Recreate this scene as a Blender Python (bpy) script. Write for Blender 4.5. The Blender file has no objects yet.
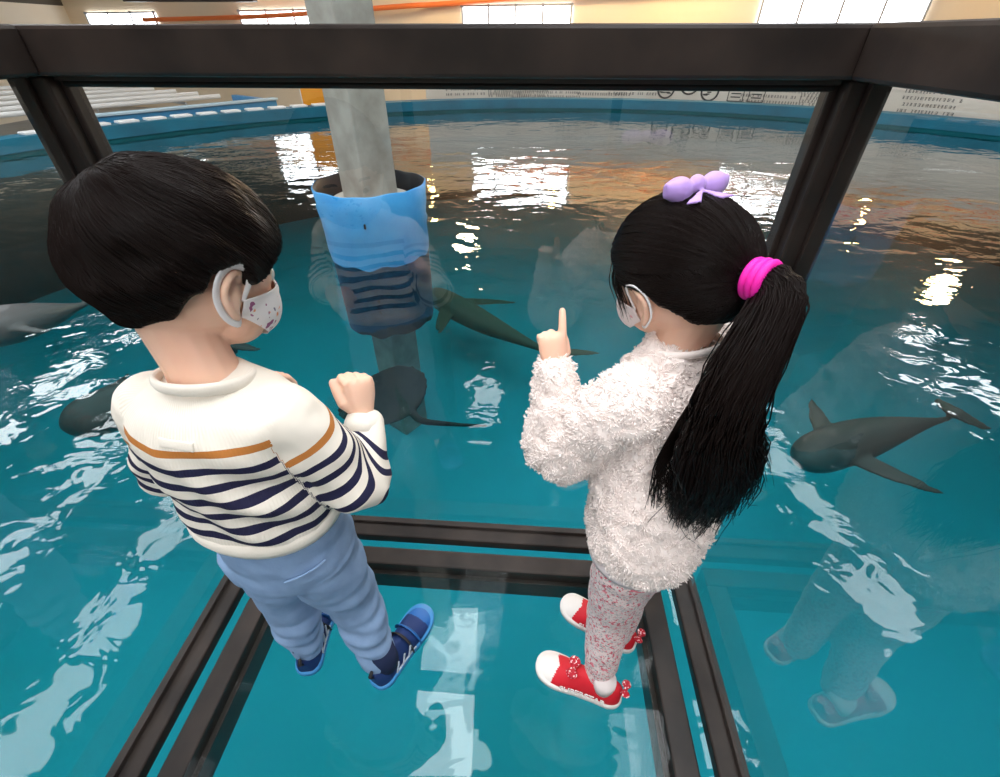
import bpy, bmesh, math, random
import numpy as np
from mathutils import Vector, Matrix, noise
random.seed(7); rng = np.random.RandomState(7)
C = bpy.context.scene.collection
PI = math.pi
H = 1.10; PITCH = math.radians(37.8); F = 455.0
cp, sp = math.cos(PITCH), math.sin(PITCH)
def ray(px, py):
    x = (px-500)/F; y = (388.5-py)/F
    return Vector((x, cp + y*sp, -sp + y*cp))
def G(px, py, z):
    "point of the photographed ray on the level plane z (survey helper)"
    r = ray(px, py); t = (z-H)/r.z
    return Vector((0,0,H)) + r*t
# ------------------------------------------------------------------ object helpers
def link(name, me, m=None, parent=None):
    o = bpy.data.objects.new(name, me); C.objects.link(o)
    if m is not None:
        me.materials.clear(); me.materials.append(m)
    if parent is not None: o.parent = parent
    return o
def tag(o, label=None, cat=None, group=None, kind=None):
    if label: o['label'] = label
    if cat: o['category'] = cat
    if group: o['group'] = group
    if kind: o['kind'] = kind
    return o
def empty(name, loc=(0,0,0), rz=0.0):
    o = bpy.data.objects.new(name, None); C.objects.link(o)
    o.empty_display_size = .1; o.location = loc; o.rotation_euler = (0,0,rz); return o
def bm_mesh(bm, name='m', smooth=False):
    me = bpy.data.meshes.new(name); bmesh.ops.recalc_face_normals(bm, faces=bm.faces[:])
    bm.to_mesh(me); bm.free()
    if smooth: me.shade_smooth()
    return me
def obj(name, bm, m, parent=None, smooth=False):
    return link(name, bm_mesh(bm, name, smooth), m, parent)
def py_mesh(name, v, f, smooth=True):
    me = bpy.data.meshes.new(name); me.from_pydata([tuple(p) for p in v], [], f); me.update()
    if smooth: me.shade_smooth()
    return me
def add_box(bm, c, s, bevel=0.0, M=None):
    r = bmesh.ops.create_cube(bm, size=1.0)
    vs = r['verts']
    for v in vs: v.co = Vector((v.co.x*s[0], v.co.y*s[1], v.co.z*s[2]))
    if bevel > 0:
        es = list({e for v in vs for e in v.link_edges})
        rb = bmesh.ops.bevel(bm, geom=es, offset=bevel, segments=2, affect='EDGES', profile=.5)
        vs = list({v for f in rb['faces'] for v in f.verts} | {v for v in vs if v.is_valid})
        # every vertex of this box island
        seen = set(vs); st = list(vs)
        while st:
            q = st.pop()
            for e in q.link_edges:
                w = e.other_vert(q)
                if w not in seen: seen.add(w); st.append(w)
        vs = list(seen)
    for v in vs:
        v.co = v.co + Vector(c)
        if M is not None: v.co = M @ v.co
    return vs
def loft(bm, rings, cap=True, close=True):
    "rings: list of lists of Vectors, same length"
    R = [[bm.verts.new(p) for p in r] for r in rings]
    n = len(R[0])
    for a, b in zip(R, R[1:]):
        for i in range(n if close else n-1):
            j = (i+1) % n
            bm.faces.new((a[i], a[j], b[j], b[i]))
    if cap:
        bm.faces.new(list(reversed(R[0]))); bm.faces.new(R[-1])
    return R
def frame_of(d, ref=Vector((0,0,1))):
    d = d.normalized()
    if abs(d.dot(ref)) > .97: ref = Vector((0,1,0))
    a = ref.cross(d).normalized(); b = d.cross(a).normalized()
    return a, b
def tube(bm, pts, rad, n=16, cap=True, dome=True, ref=Vector((0,0,1)), flat=1.0):
    pts = [Vector(p) for p in pts]
    if not hasattr(rad, '__len__'): rad = [rad]*len(pts)
    rings = []; m = len(pts)
    P, Rr, D = [], [], []
    for i in range(m):
        d = (pts[min(i+1,m-1)] - pts[max(i-1,0)]).normalized()
        if dome and i == 0:
            for k in (80, 50, 25): 
                a = math.radians(k); P.append(pts[0]-d*rad[0]*math.sin(a)); Rr.append(rad[0]*math.cos(a)); D.append(d)
        P.append(pts[i]); Rr.append(rad[i]); D.append(d)
        if dome and i == m-1:
            for k in (25, 50, 80):
                a = math.radians(k); P.append(pts[-1]+d*rad[-1]*math.sin(a)); Rr.append(rad[-1]*math.cos(a)); D.append(d)
    a0 = None
    for p, r, d in zip(P, Rr, D):
        if a0 is None: a0, b0 = frame_of(d, ref)
        else:
            a0 = (a0 - d*a0.dot(d)).normalized(); b0 = d.cross(a0)
        rings.append([p + a0*(r*math.cos(2*PI*k/n)) + b0*(r*flat*math.sin(2*PI*k/n)) for k in range(n)])
    loft(bm, rings, cap)
def ellipsoid(bm, c, s, M=None, u=24, v=16):
    r = bmesh.ops.create_uvsphere(bm, u_segments=u, v_segments=v, radius=1.0)
    for q in r['verts']:
        q.co = Vector((q.co.x*s[0], q.co.y*s[1], q.co.z*s[2]))
        if M is not None: q.co = M @ q.co
        q.co += Vector(c)
def smooth_path(pts, n):
    "Catmull-Rom through tuples of any length"
    P = np.array([list(p) for p in pts], float); m = len(P); out = []
    for i in range(n):
        t = i/(n-1)*(m-1); k = min(int(t), m-2); u = t-k
        p0, p1, p2, p3 = P[max(k-1,0)], P[k], P[k+1], P[min(k+2,m-1)]
        out.append(.5*((2*p1)+(-p0+p2)*u+(2*p0-5*p1+4*p2-p3)*u*u+(-p0+3*p1-3*p2+p3)*u**3))
    return out
def remesh(bm, voxel, smooth=6, fac=.5):
    "unite overlapping closed shapes into one continuous skin"
    bmesh.ops.recalc_face_normals(bm, faces=bm.faces[:])
    me = bpy.data.meshes.new('tmp'); bm.to_mesh(me); bm.free()
    o = bpy.data.objects.new('tmp', me); C.objects.link(o)
    r = o.modifiers.new('r', 'REMESH'); r.mode = 'VOXEL'; r.voxel_size = voxel; r.adaptivity = 0
    s = o.modifiers.new('s', 'SMOOTH'); s.factor = fac; s.iterations = smooth
    dg = bpy.context.evaluated_depsgraph_get(); dg.update()
    ev = o.evaluated_get(dg); out = bpy.data.meshes.new_from_object(ev)
    bpy.data.objects.remove(o); bpy.data.meshes.remove(me)
    out.shade_smooth(); return out
def coords(me):
    a = np.empty(len(me.vertices)*3); me.vertices.foreach_get('co', a); return a.reshape(-1,3)
def normals(me):
    a = np.empty(len(me.vertices)*3); me.vertices.foreach_get('normal', a); return a.reshape(-1,3)
def set_coords(me, a): me.vertices.foreach_set('co', a.ravel()); me.update()
def displace(me, fn):
    co, no = coords(me), normals(me)
    d = np.array([fn(Vector(p), Vector(q)) for p, q in zip(co, no)])
    set_coords(me, co + no*d[:,None])
def sdist(co, a, b):
    a = np.array(a); b = np.array(b); ab = b-a
    t = np.clip(((co-a)@ab)/(ab@ab), 0, 1)
    return np.linalg.norm(co-(a+t[:,None]*ab), axis=1), t
# ------------------------------------------------------------------ materials
def mat(name, col=(.5,.5,.5), rough=.6, metal=0.0, spec=.5, bump=None, var=None, emit=None, estr=0, sheen=0, sss=0):
    m = bpy.data.materials.new(name); m.use_nodes = True
    nt = m.node_tree; b = nt.nodes['Principled BSDF']
    b.inputs['Base Color'].default_value = (*col, 1); b.inputs['Roughness'].default_value = rough
    b.inputs['Metallic'].default_value = metal; b.inputs['Specular IOR Level'].default_value = spec
    if sheen: b.inputs['Sheen Weight'].default_value = sheen
    if sss:
        b.inputs['Subsurface Weight'].default_value = sss; b.inputs['Subsurface Radius'].default_value = (.01,.004,.002)
        b.inputs['Subsurface Scale'].default_value = 1.0
    if emit: b.inputs['Emission Color'].default_value = (*emit,1); b.inputs['Emission Strength'].default_value = estr
    tc = nt.nodes.new('ShaderNodeTexCoord')
    if var:   # (scale, dark colour, amount)
        n = nt.nodes.new('ShaderNodeTexNoise'); n.inputs['Scale'].default_value = var[0]; n.inputs['Detail'].default_value = 6
        nt.links.new(tc.outputs['Object'], n.inputs['Vector'])
        mr = nt.nodes.new('ShaderNodeMapRange'); mr.inputs[1].default_value = .35; mr.inputs[2].default_value = .7; mr.inputs[4].default_value = var[2]
        nt.links.new(n.outputs['Fac'], mr.inputs[0])
        mx = nt.nodes.new('ShaderNodeMix'); mx.data_type = 'RGBA'
        mx.inputs[6].default_value = (*col,1); mx.inputs[7].default_value = (*var[1],1)
        nt.links.new(mr.outputs[0], mx.inputs[0]); nt.links.new(mx.outputs[2], b.inputs['Base Color'])
    if bump:  # (scale, strength, distance)
        n = nt.nodes.new('ShaderNodeTexNoise'); n.inputs['Scale'].default_value = bump[0]; n.inputs['Detail'].default_value = 4
        nt.links.new(tc.outputs['Object'], n.inputs['Vector'])
        bp = nt.nodes.new('ShaderNodeBump'); bp.inputs['Strength'].default_value = bump[1]; bp.inputs['Distance'].default_value = bump[2]
        nt.links.new(n.outputs['Fac'], bp.inputs['Height']); nt.links.new(bp.outputs[0], b.inputs['Normal'])
    return m
def emat(name, col, s):
    m = bpy.data.materials.new(name); m.use_nodes = True; nt = m.node_tree; nt.nodes.clear()
    e = nt.nodes.new('ShaderNodeEmission'); e.inputs[0].default_value = (*col,1); e.inputs[1].default_value = s
    o = nt.nodes.new('ShaderNodeOutputMaterial'); nt.links.new(e.outputs[0], o.inputs[0]); return m
def glass_mat(name, ior=1.5, tint=(1,1,1), rough=0.0, bumps=None, boost=1.0, vol=None):
    m = bpy.data.materials.new(name); m.use_nodes = True; nt = m.node_tree; nt.nodes.clear()
    N = nt.nodes.new; L = nt.links.new
    tr = N('ShaderNodeBsdfTransparent'); tr.inputs[0].default_value = (*tint,1)
    gl = N('ShaderNodeBsdfGlossy'); gl.inputs['Roughness'].default_value = rough; gl.inputs[0].default_value = (1,1,1,1)
    # reflectance of the sheet, the same from either side
    f0 = ((ior-1)/(ior+1))**2
    ge = N('ShaderNodeNewGeometry'); fr = N('ShaderNodeVectorMath'); fr.operation = 'DOT_PRODUCT'; L(ge.outputs['Incoming'], fr.inputs[0]); L(ge.outputs['Normal'], fr.inputs[1])
    def mth(op, a, b=None, clamp=False):
        q = N('ShaderNodeMath'); q.operation = op; q.use_clamp = clamp
        for i, w_ in enumerate((a, b)):
            if w_ is None: continue
            if isinstance(w_, (int, float)): q.inputs[i].default_value = w_
            else: L(w_, q.inputs[i])
        return q.outputs[0]
    c1 = mth('SUBTRACT', 1.0, mth('ABSOLUTE', fr.outputs['Value']), True)
    fres = mth('ADD', mth('MULTIPLY', mth('POWER', c1, 5.0), 1-f0), f0)
    ml = N('ShaderNodeMath'); ml.operation = 'MULTIPLY'; ml.use_clamp = True; ml.inputs[1].default_value = boost
    mx = N('ShaderNodeMixShader'); o = N('ShaderNodeOutputMaterial')
    if vol:   # only the free surface mirrors, not the sides and bottom of the water body
        sx = N('ShaderNodeSeparateXYZ'); L(ge.outputs['Position'], sx.inputs[0]); fres = mth('MULTIPLY', fres, mth('GREATER_THAN', sx.outputs[2], -.13))
    L(fres, ml.inputs[0]); L(ml.outputs[0], mx.inputs[0]); L(tr.outputs[0], mx.inputs[1]); L(gl.outputs[0], mx.inputs[2]); L(mx.outputs[0], o.inputs[0])
    if bumps:
        geo = N('ShaderNodeNewGeometry'); prev = None
        for sc_, st, dist, stretch, kind in bumps:
            mp = N('ShaderNodeMapping'); mp.inputs['Scale'].default_value = (sc_*stretch[0], sc_*stretch[1], sc_)
            L(geo.outputs['Position'], mp.inputs[0])
            n = N('ShaderNodeTexNoise'); n.inputs['Scale'].default_value = 1; n.inputs['Detail'].default_value = 2; n.inputs['Distortion'].default_value = .6
            L(mp.outputs[0], n.inputs['Vector'])
            bp = N('ShaderNodeBump'); bp.inputs['Strength'].default_value = st; bp.inputs['Distance'].default_value = dist
            L(n.outputs['Fac'], bp.inputs['Height'])
            if prev: L(prev.outputs[0], bp.inputs['Normal'])
            prev = bp
        L(prev.outputs[0], gl.inputs['Normal']); L(prev.outputs[0], fr.inputs[1])
    if vol:
        va = N('ShaderNodeVolumeAbsorption'); va.inputs[0].default_value = (*vol[0],1); va.inputs[1].default_value = vol[1]
        L(va.outputs[0], o.inputs[1])
    return m
M_steel = mat('dark_steel', (.020,.016,.015), .38, 0.0, .5, bump=(60,.12,.002), var=(9,(.055,.040,.034),.8))
M_steel_dark = mat('black_gasket', (.006,.006,.006), .5)
M_pane = glass_mat('clear_pane', 1.5, (.965,.985,.98), boost=1.9)
M_floorpane = glass_mat('floor_pane', 1.5, (.90,.96,.955), boost=.75)
M_water = glass_mat('water', 1.33, (1,1,1), 0.015, bumps=[(1.3,.34,.045,(1.0,1.5),0),(7.0,.24,.010,(1,1.3),0)], boost=1.3, vol=((.22,.635,.635),.80))
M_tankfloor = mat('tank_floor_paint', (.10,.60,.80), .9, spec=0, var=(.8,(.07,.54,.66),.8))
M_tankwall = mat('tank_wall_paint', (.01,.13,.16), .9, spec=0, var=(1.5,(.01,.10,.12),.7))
M_rim = mat('rim_paint', (.008,.16,.26), .5, var=(2,(.01,.10,.17),.8), bump=(8,.3,.01))
M_concrete = mat('concrete', (.40,.40,.37), .85, bump=(30,.5,.004), var=(7,(.20,.19,.16),.7))
M_liner = mat('blue_liner', (.035,.27,.62), .38, bump=(6,.5,.012), var=(4,(.07,.36,.70),.9))
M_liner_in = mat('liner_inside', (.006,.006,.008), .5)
M_skin = mat('skin', (.88,.58,.44), .5, bump=(120,.08,.001), var=(14,(.84,.47,.34),.6), sss=.12)
M_hair = mat('hair_shell', (.006,.004,.0035), .5, bump=(180,.5,.002), spec=.22)
M_strand = mat('hair_strand', (.008,.005,.0045), .42, spec=.28)
M_wall = mat('cream_wall', (.80,.74,.63), .8, var=(.4,(.70,.60,.46),.7), bump=(8,.3,.02))
M_ceiling = mat('roof_sheet', (.10,.085,.075), .8, var=(1,(.06,.05,.045),.6))
M_hallfloor = mat('hall_floor', (.30,.29,.27), .6, var=(1,(.2,.19,.18),.7))
M_white = mat('white_paint', (.78,.79,.80), .5)
M_grey = mat('grey_paint', (.35,.37,.39), .5)
M_window = emat('window_daylight', (.93,.96,1.0), 9.0)
M_sky = emat('skylight_daylight', (.93,.97,1.0), 10.0)
M_lamp = emat('warm_lamp', (1.0,.62,.22), 90.0)
M_orange = mat('orange_paint', (.85,.20,.05), .5)
M_amber = mat('amber_board', (.90,.38,.03), .55, var=(3,(.8,.28,.02),.6))
M_ink = mat('black_ink', (.03,.03,.035), .7)

# ================================================================== THE SETTING
WZ = -0.12                                  # water level
TC = Vector((1.0, 3.0, 0)); TR = 7.95       # round tank
def struct(name, bm, m, parent=None, smooth=False):
    o = obj(name, bm, m, parent, smooth); o['kind'] = 'structure'; return o
def box_struct(name, c, s, m, M=None, parent=None):
    bm = bmesh.new(); add_box(bm, c, s, 0, M); return struct(name, bm, m, parent)
def ring_wall(bm, r0, r1, z0, z1, n=160):
    rr = []
    for (r, z) in ((r0,z0),(r0,z1),(r1,z1),(r1,z0)):
        rr.append([TC+Vector((r*math.cos(2*PI*k/n), r*math.sin(2*PI*k/n), z)) for k in range(n)])
    rr.append(rr[0]); 
    V = [[bm.verts.new(p) for p in r] for r in rr[:4]]; V.append(V[0])
    for a, b in zip(V, V[1:]):
        for i in range(n): bm.faces.new((a[i], a[(i+1)%n], b[(i+1)%n], b[i]))
bm = bmesh.new(); bmesh.ops.create_circle(bm, cap_ends=True, segments=160, radius=TR+.1)
for v in bm.verts: v.co += TC + Vector((0,0,-1.8))
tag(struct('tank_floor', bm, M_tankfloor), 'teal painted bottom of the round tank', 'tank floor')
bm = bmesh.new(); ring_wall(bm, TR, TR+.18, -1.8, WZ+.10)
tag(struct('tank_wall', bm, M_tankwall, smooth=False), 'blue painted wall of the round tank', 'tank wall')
bm = bmesh.new(); ring_wall(bm, TR-.03, TR+.30, WZ+.04, WZ+.20)
tag(struct('tank_rim', bm, M_rim), 'dark blue raised rim around the round tank', 'tank rim')
# water body: closed volume with a rippled surface
bm = bmesh.new(); n = 160
ra = [TC+Vector(((TR-.001)*math.cos(2*PI*k/n), (TR-.001)*math.sin(2*PI*k/n), WZ)) for k in range(n)]
rb = [p+Vector((0,0,-1.8-WZ+.004)) for p in ra]
loft(bm, [rb, ra])
w = tag(obj('water', bm, M_water), 'rippled teal water filling the round tank', 'water', kind='stuff')
# hall shell
bm = bmesh.new(); k = 96
inner = [TC+Vector(((TR+.1)*math.cos(2*PI*i/k), (TR+.1)*math.sin(2*PI*i/k), -1.0)) for i in range(k)]
def outp(i):
    a = 2*PI*i/k; c, s = math.cos(a), math.sin(a); t = 17/max(abs(c),abs(s)); return TC+Vector((c*t, s*t, -1.0))
A_ = [bm.verts.new(p) for p in inner]; B_ = [bm.verts.new(outp(i)) for i in range(k)]
for i in range(k): bm.faces.new((A_[i], A_[(i+1)%k], B_[(i+1)%k], B_[i]))
struct('floor', bm, M_hallfloor)
box_struct('ceiling', (1,3,6.3), (34,34,.15), M_ceiling)
WA = -math.atan(.3)                          # the far wall is skewed to the tank
def wallM(x0=0): return Matrix.Translation((0,15.8,0)) @ Matrix.Rotation(WA,4,'Z')
bm = bmesh.new()
add_box(bm, (0,.1,.95), (44,.2,3.9), 0, wallM()); struct('wall_front', bm, mat('warm_cream_wall', (.82,.66,.46), .8, var=(.35,(.76,.68,.56),.8), bump=(8,.3,.02)))
bm = bmesh.new(); add_box(bm, (0,.1,4.6), (44,.2,3.4), 0, wallM()); struct('trim_9', bm, mat('brown_cladding', (.16,.10,.06), .8))
for nm, x, t in (('wall_left',-15.0,10),('wall_right',17.0,11)):
    box_struct(nm, (x,2,.45), (.2,38,2.9), M_wall); box_struct('trim_%d'%t, (x,2,4.1), (.2,38,4.4), mat('dark_cladding', (.09,.075,.06), .8))
box_struct('wall_back', (1,-13.5,2.65), (34,.2,7.3), M_wall)
cosw = math.cos(WA)
def far_window(n, x0, x1, z0, z1, panes):
    M = wallM(); s0, s1 = x0/cosw, x1/cosw
    bm = bmesh.new(); add_box(bm, ((s0+s1)/2,-.03,(z0+z1)/2), (s1-s0,.04,z1-z0), 0, M)
    o = struct('window_%d'%n, bm, M_window)
    bm = bmesh.new()
    for i in range(panes+1): add_box(bm, (s0+(s1-s0)*i/panes,-.07,(z0+z1)/2), (.045,.05,z1-z0+.07), 0, M)
    for z in (z0,z1): add_box(bm, ((s0+s1)/2,-.07,z), (s1-s0+.1,.05,.045), 0, M)
    obj('window_frame', bm, M_grey, o)
far_window(1, -8.0,-5.2, 1.28,1.70, 3)
far_window(2, -1.0, 1.85, 1.31,1.73, 4)
far_window(3, 6.15, 9.35, 1.31,1.80, 4)
far_window(4, -14.0,-11.2, 1.28,1.70, 3)
for i in range(3): far_window(5+i, -8.0+i*7.1,-5.0+i*7.1, 2.1,2.8, 4)
# roof: skylight rows and steel trusses
def skylight_row(x, segs, n0, w=.75):
    for i, (y0, y1) in enumerate(segs):
        o = box_struct('window_%d'%(n0+i), (x,(y0+y1)/2,6.17), (w,y1-y0,.05), M_sky)
        bm = bmesh.new()
        for s in (-1,1): add_box(bm, (x+s*(w/2+.03),(y0+y1)/2,6.15), (.06,y1-y0+.12,.1))
        for yy in (y0-.03,y1+.03): add_box(bm, (x,yy,6.15), (w,.06,.1))
        obj('window_frame', bm, M_grey, o)
skylight_row(-6.3, [(1.6,2.9),(3.1,4.3),(4.5,5.9),(6.1,7.6),(8,9.4)], 10)
skylight_row(-8.9, [(2.4,3.9),(4.2,5.6),(5.9,7.3),(7.6,9.2)], 20)
skylight_row(-.75, [(1.5,3.6),(-3,-1.2)], 30, .8)
skylight_row(12.6, [(6,8),(8.6,10.6),(11.2,13)], 70)
skylight_row(-12, [(4,6),(6.6,8.6),(9.2,11.2),(12,14)], 80)
skylight_row(-.4, [(8.4,10)], 90)
skylight_row(2.7, [(.6,2.1),(3.5,5.2),(6.5,8.5)], 40)
skylight_row(6.2, [(.2,1.5),(3.2,4.4),(4.8,6.2),(6.5,8)], 50)
skylight_row(.9, [(-7,-5),(-4.6,-3)], 60, 1.2)
for i, y in enumerate((-6,-1.2,12.5)):
    bm = bmesh.new()
    for z in (6.1,5.6): add_box(bm, (1,y,z), (32,.08,.08))
    for j in range(40):
        x = -15+j*.8; tube(bm, [(x,y,5.6),(x+.4,y,6.1),(x+.8,y,5.6)], .02, 6, dome=False)
    struct('trim_%d'%(i+1), bm, M_steel)

# ================================================================== BACKGROUND THINGS
# concrete column inside a wrap of blue tank liner
colc = Vector((-.87, 3.22, 0))
bm = bmesh.new(); add_box(bm, (0,0,1.55), (.27,.245,9.2), .012, Matrix.Translation(colc) @ Matrix.Rotation(math.radians(52),4,'Z'))
o = tag(obj('concrete_column', bm, M_concrete), 'square grey concrete column rising from the water through a blue sleeve', 'column')
bm = bmesh.new(); nn = 72
def liner_ring(r, z, wob=0):
    return [colc+Vector((r*(1+wob*math.sin(3*a+.6)+.5*wob*math.sin(7*a))*math.cos(a), r*(1+wob*math.sin(3*a+.6)+.5*wob*math.sin(7*a))*math.sin(a), z + (.003*math.sin(5*a)+.003*math.sin(11*a) if z > .2 else (.008*math.sin(9*a)+.006*math.sin(13*a) if z < -.1 else 0)))) for a in [2*PI*q/nn for q in range(nn)]]
loft(bm, [liner_ring(.345,-.13,.02),liner_ring(.352,-.06,.012),liner_ring(.350,.06,.008),liner_ring(.356,.09,.016),liner_ring(.352,.12,.006),liner_ring(.366,.22,.008),liner_ring(.360,.235,.012),liner_ring(.370,.330,.010),liner_ring(.362,.334,.010)], cap=False)
sl = empty('column_sleeve', colc+Vector((0,0,-.12)))
o = obj('outer_wrap', bm, M_liner, sl, True); o.location = -sl.location
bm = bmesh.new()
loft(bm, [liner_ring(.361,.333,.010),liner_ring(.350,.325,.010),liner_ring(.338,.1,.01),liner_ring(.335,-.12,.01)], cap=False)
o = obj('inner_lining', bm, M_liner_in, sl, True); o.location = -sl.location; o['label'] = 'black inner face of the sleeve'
bm = bmesh.new(); loft(bm, [liner_ring(.33,-.66,.02),liner_ring(.335,-.4,.03),liner_ring(.34,-.12,.02)], cap=False)  # black tube added below the waterline; its colour gives the sleeve's dark reflection
o = obj('reflection_tube', bm, M_liner_in, sl, True); o.location = -sl.location; o['label'] = 'black tube added under water for the dark reflection of the sleeve'
bm = bmesh.new(); add_box(bm, colc+Vector((.03,-.370,.16)), (.012,.012,.03), .003)
o = obj('tear', bm, M_liner_in, sl); o.location = -sl.location
tag(sl, 'wrinkled blue plastic sleeve wrapped round the concrete column at the waterline', 'sleeve')
bm = bmesh.new(); ring = lambda r, z: [colc+Vector((r*math.cos(2*PI*q/40), r*math.sin(2*PI*q/40), z)) for q in range(40)]
loft(bm, [ring(.26,.02),ring(.26,.24),ring(.235,.25)])
tag(obj('column_plinth', bm, M_concrete), 'round concrete collar around the column foot inside the blue sleeve', 'collar')

# hoarding with print beyond the rim
def arc_pt(r, ang, z): return TC+Vector((r*math.sin(ang), r*math.cos(ang), z))
hb = empty('printed_hoarding', arc_pt(8.7,0,-1)); tag(hb, 'long cream printed hoarding standing behind the far tank rim', 'hoarding')
M_board = mat('hoarding_print', (.74,.69,.62), .55, var=(1.2,(.66,.58,.50),.6))
bm = bmesh.new(); V = []
for i in range(61):
    a = math.radians(-17+ i*(78/60)); V.append([bm.verts.new(arc_pt(8.7,a,-1)), bm.verts.new(arc_pt(8.7,a,1.03)), bm.verts.new(arc_pt(8.75,a,1.03)), bm.verts.new(arc_pt(8.75,a,-1))])
for p, q in zip(V, V[1:]):
    for j in range(4): bm.faces.new((p[j], p[(j+1)%4], q[(j+1)%4], q[j]))
o = obj('board', bm, M_board, hb); o.location = -hb.location
bm = bmesh.new()
def mark(a, z, w, h):
    r = 8.692
    vs = [bm.verts.new(arc_pt(r,a+s*w/2/r,z+t*h/2)) for s, t in ((-1,-1),(1,-1),(1,1),(-1,1))]; bm.faces.new(vs)
def para(a_deg, z, wtot, rows, ch=.05):
    for rrow in range(rows):
        x = -wtot/2; zz = z-rrow*ch*1.9
        while x < wtot/2:
            w_ = ch*random.choice((.6,.8,1.0)); a = math.radians(a_deg)+ (x+w_/2)/8.69
            if random.random() > .12:      # a small glyph of strokes
                for q in range(3): mark(a, zz+(q-1)*ch*.36, w_*random.uniform(.5,.95), ch*.13)
                mark(a+random.uniform(-.3,.3)*w_/8.69, zz, ch*.14, ch*.9)
            x += w_+ch*.25
for a_, z_, w_, r_, c_ in ((-9,.40,1.6,2,.045),(-4,.36,1.3,2,.045),(0,.33,1.5,2,.04),(4,.5,1.0,2,.05),(8,.4,1.1,2,.05),(12,.42,1.0,2,.05),(31,.55,1.5,5,.05),(36,.5,.9,3,.05),(46,.55,.8,4,.05),(14,.72,1.3,1,.05),(6,.7,1.2,1,.05)):
    para(a_, z_-.20, w_, r_, c_)
for a_, z_, rad in ((16.5,.22,.16),(19.5,.32,.18),(22.2,.20,.16)):
    for q in range(40):
        t = 2*PI*q/40; mark(math.radians(a_)+rad*math.cos(t)/8.69, z_+rad*math.sin(t), .035, .03)
    for q in range(9): mark(math.radians(a_)+random.uniform(-.6,.6)*rad/8.69, z_+random.uniform(-.6,.6)*rad, .08, .02)
for a_, z_ in ((25.5,.22),(28,.22)):
    for s in (-1,1):
        mark(math.radians(a_)+s*.14/8.69, z_, .015, .34); mark(math.radians(a_), z_+s*.17, .28, .015)
    for q in range(4): mark(math.radians(a_), z_-.1+q*.06, .18, .02)
o = obj('print', bm, M_ink, hb); o.location = -hb.location; o['label'] = 'small dark printed signs and round emblems'
# white panels and amber board, left of the column
tb = empty('amber_board', arc_pt(8.6,math.radians(-25),-1)); a = math.radians(-30.5)
bm = bmesh.new(); M = Matrix.Translation(arc_pt(8.7,a,0)) @ Matrix.Rotation(-a,4,'Z')
add_box(bm, (0,0,-.1), (.85,.04,1.9), .005, M)
o = obj('panel', bm, M_amber, tb); o.location = -tb.location
bm = bmesh.new()
for s in (-1,0,1): add_box(bm, (s*.42,.035,-.1), (.04,.04,1.9), .004, M)
o = obj('stud', bm, M_white, tb); o.location = -tb.location
tag(tb, 'bright orange board standing behind the tank rim left of the column', 'board')
# neighbouring blue tank and pale pipes, upper left
nt_ = empty('neighbouring_tank', (-9.5,9,-1)); tag(nt_, 'low blue tank with a pale blue edge beyond the rim at upper left', 'tank')
bm = bmesh.new(); pa = Vector((0,0,H))+ray(60,121)*7.3; pb = Vector((0,0,H))+ray(274,97)*9.6; mid = (pa+pb)/2; Mn = Matrix.Translation((mid.x,mid.y,mid.z-.33)) @ Matrix.Rotation(math.atan2(pb.y-pa.y,pb.x-pa.x),4,'Z'); LT = math.hypot(pb.x-pa.x,pb.y-pa.y)
add_box(bm, (0,0,-.18), (LT,.12,1.0), .01, Mn); add_box(bm, (-LT/2+.06,.8,-.18), (.12,1.6,1.0), .01, Mn); add_box(bm, (LT/2-.06,.8,-.18), (.12,1.6,1.0), .01, Mn)
M_blue = mat('blue_fibreglass', (.03,.22,.50), .4, var=(2,(.05,.30,.55),.7))
o = obj('wall', bm, M_blue, nt_); o.location = -nt_.location
bm = bmesh.new(); add_box(bm, (0,0,.33), (LT+.05,.2,.04), .01, Mn)
o = obj('ledge', bm, mat('pale_blue', (.45,.62,.74), .5), nt_); o.location = -nt_.location; o['label'] = 'pale blue top ledge'
bm = bmesh.new(); add_box(bm, (0,.8,.20), (LT-.2,1.5,.02), 0, Mn)
o = obj('water_sheet', bm, mat('tank_water_far', (.03,.2,.25), .08), nt_); o.location = -nt_.location
O_ = Vector((0,0,H)); ends = []
for i in range(6):
    bm = bmesh.new(); p0 = O_+ray(-75,92+6*i)*(11.0-.45*i); p1 = O_+ray(110+22*i,84+2.4*i)*(13.0-.35*i); ends.append((p0,p1))
    tube(bm, [p0,(p0+p1)/2+Vector((0,0,.01)),p1], .05, 10, dome=False)
    o = obj('pale_pipe', bm, M_white)
    tag(o, 'long pale pipe running behind the left tank rim', 'pipe', 'parallel pale pipes at upper left')
bm = bmesh.new()
for t in (.15,.5,.85):
    a_, b_ = ends[0][0].lerp(ends[0][1],t), ends[5][0].lerp(ends[5][1],t); d_ = Vector((0,0,-.09))
    tube(bm, [a_+d_,b_+d_], .03, 8, dome=False)
    for p in (a_,b_): tube(bm, [p+d_, Vector((p.x,p.y,-1))], .03, 8, dome=False)
tube(bm, [ends[0][0].lerp(ends[0][1],.15)+d_, ends[0][0].lerp(ends[0][1],.85)+d_], .02, 8, dome=False)
tag(obj('pipe_rack', bm, M_grey), 'grey steel rack carrying the pale pipes', 'rack')
for i in range(13):
    a = math.radians(-62+i*2.7)
    bm = bmesh.new(); add_box(bm, (0,0,0), (.27,.20,.03), .008, Matrix.Translation(arc_pt(TR+.14,a,WZ+.216)) @ Matrix.Rotation(-a,4,'Z'))
    tag(obj('white_pad', bm, M_white), 'small white rectangular pad lying on the left tank rim', 'pad', 'white pads along the tank rim')
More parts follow.
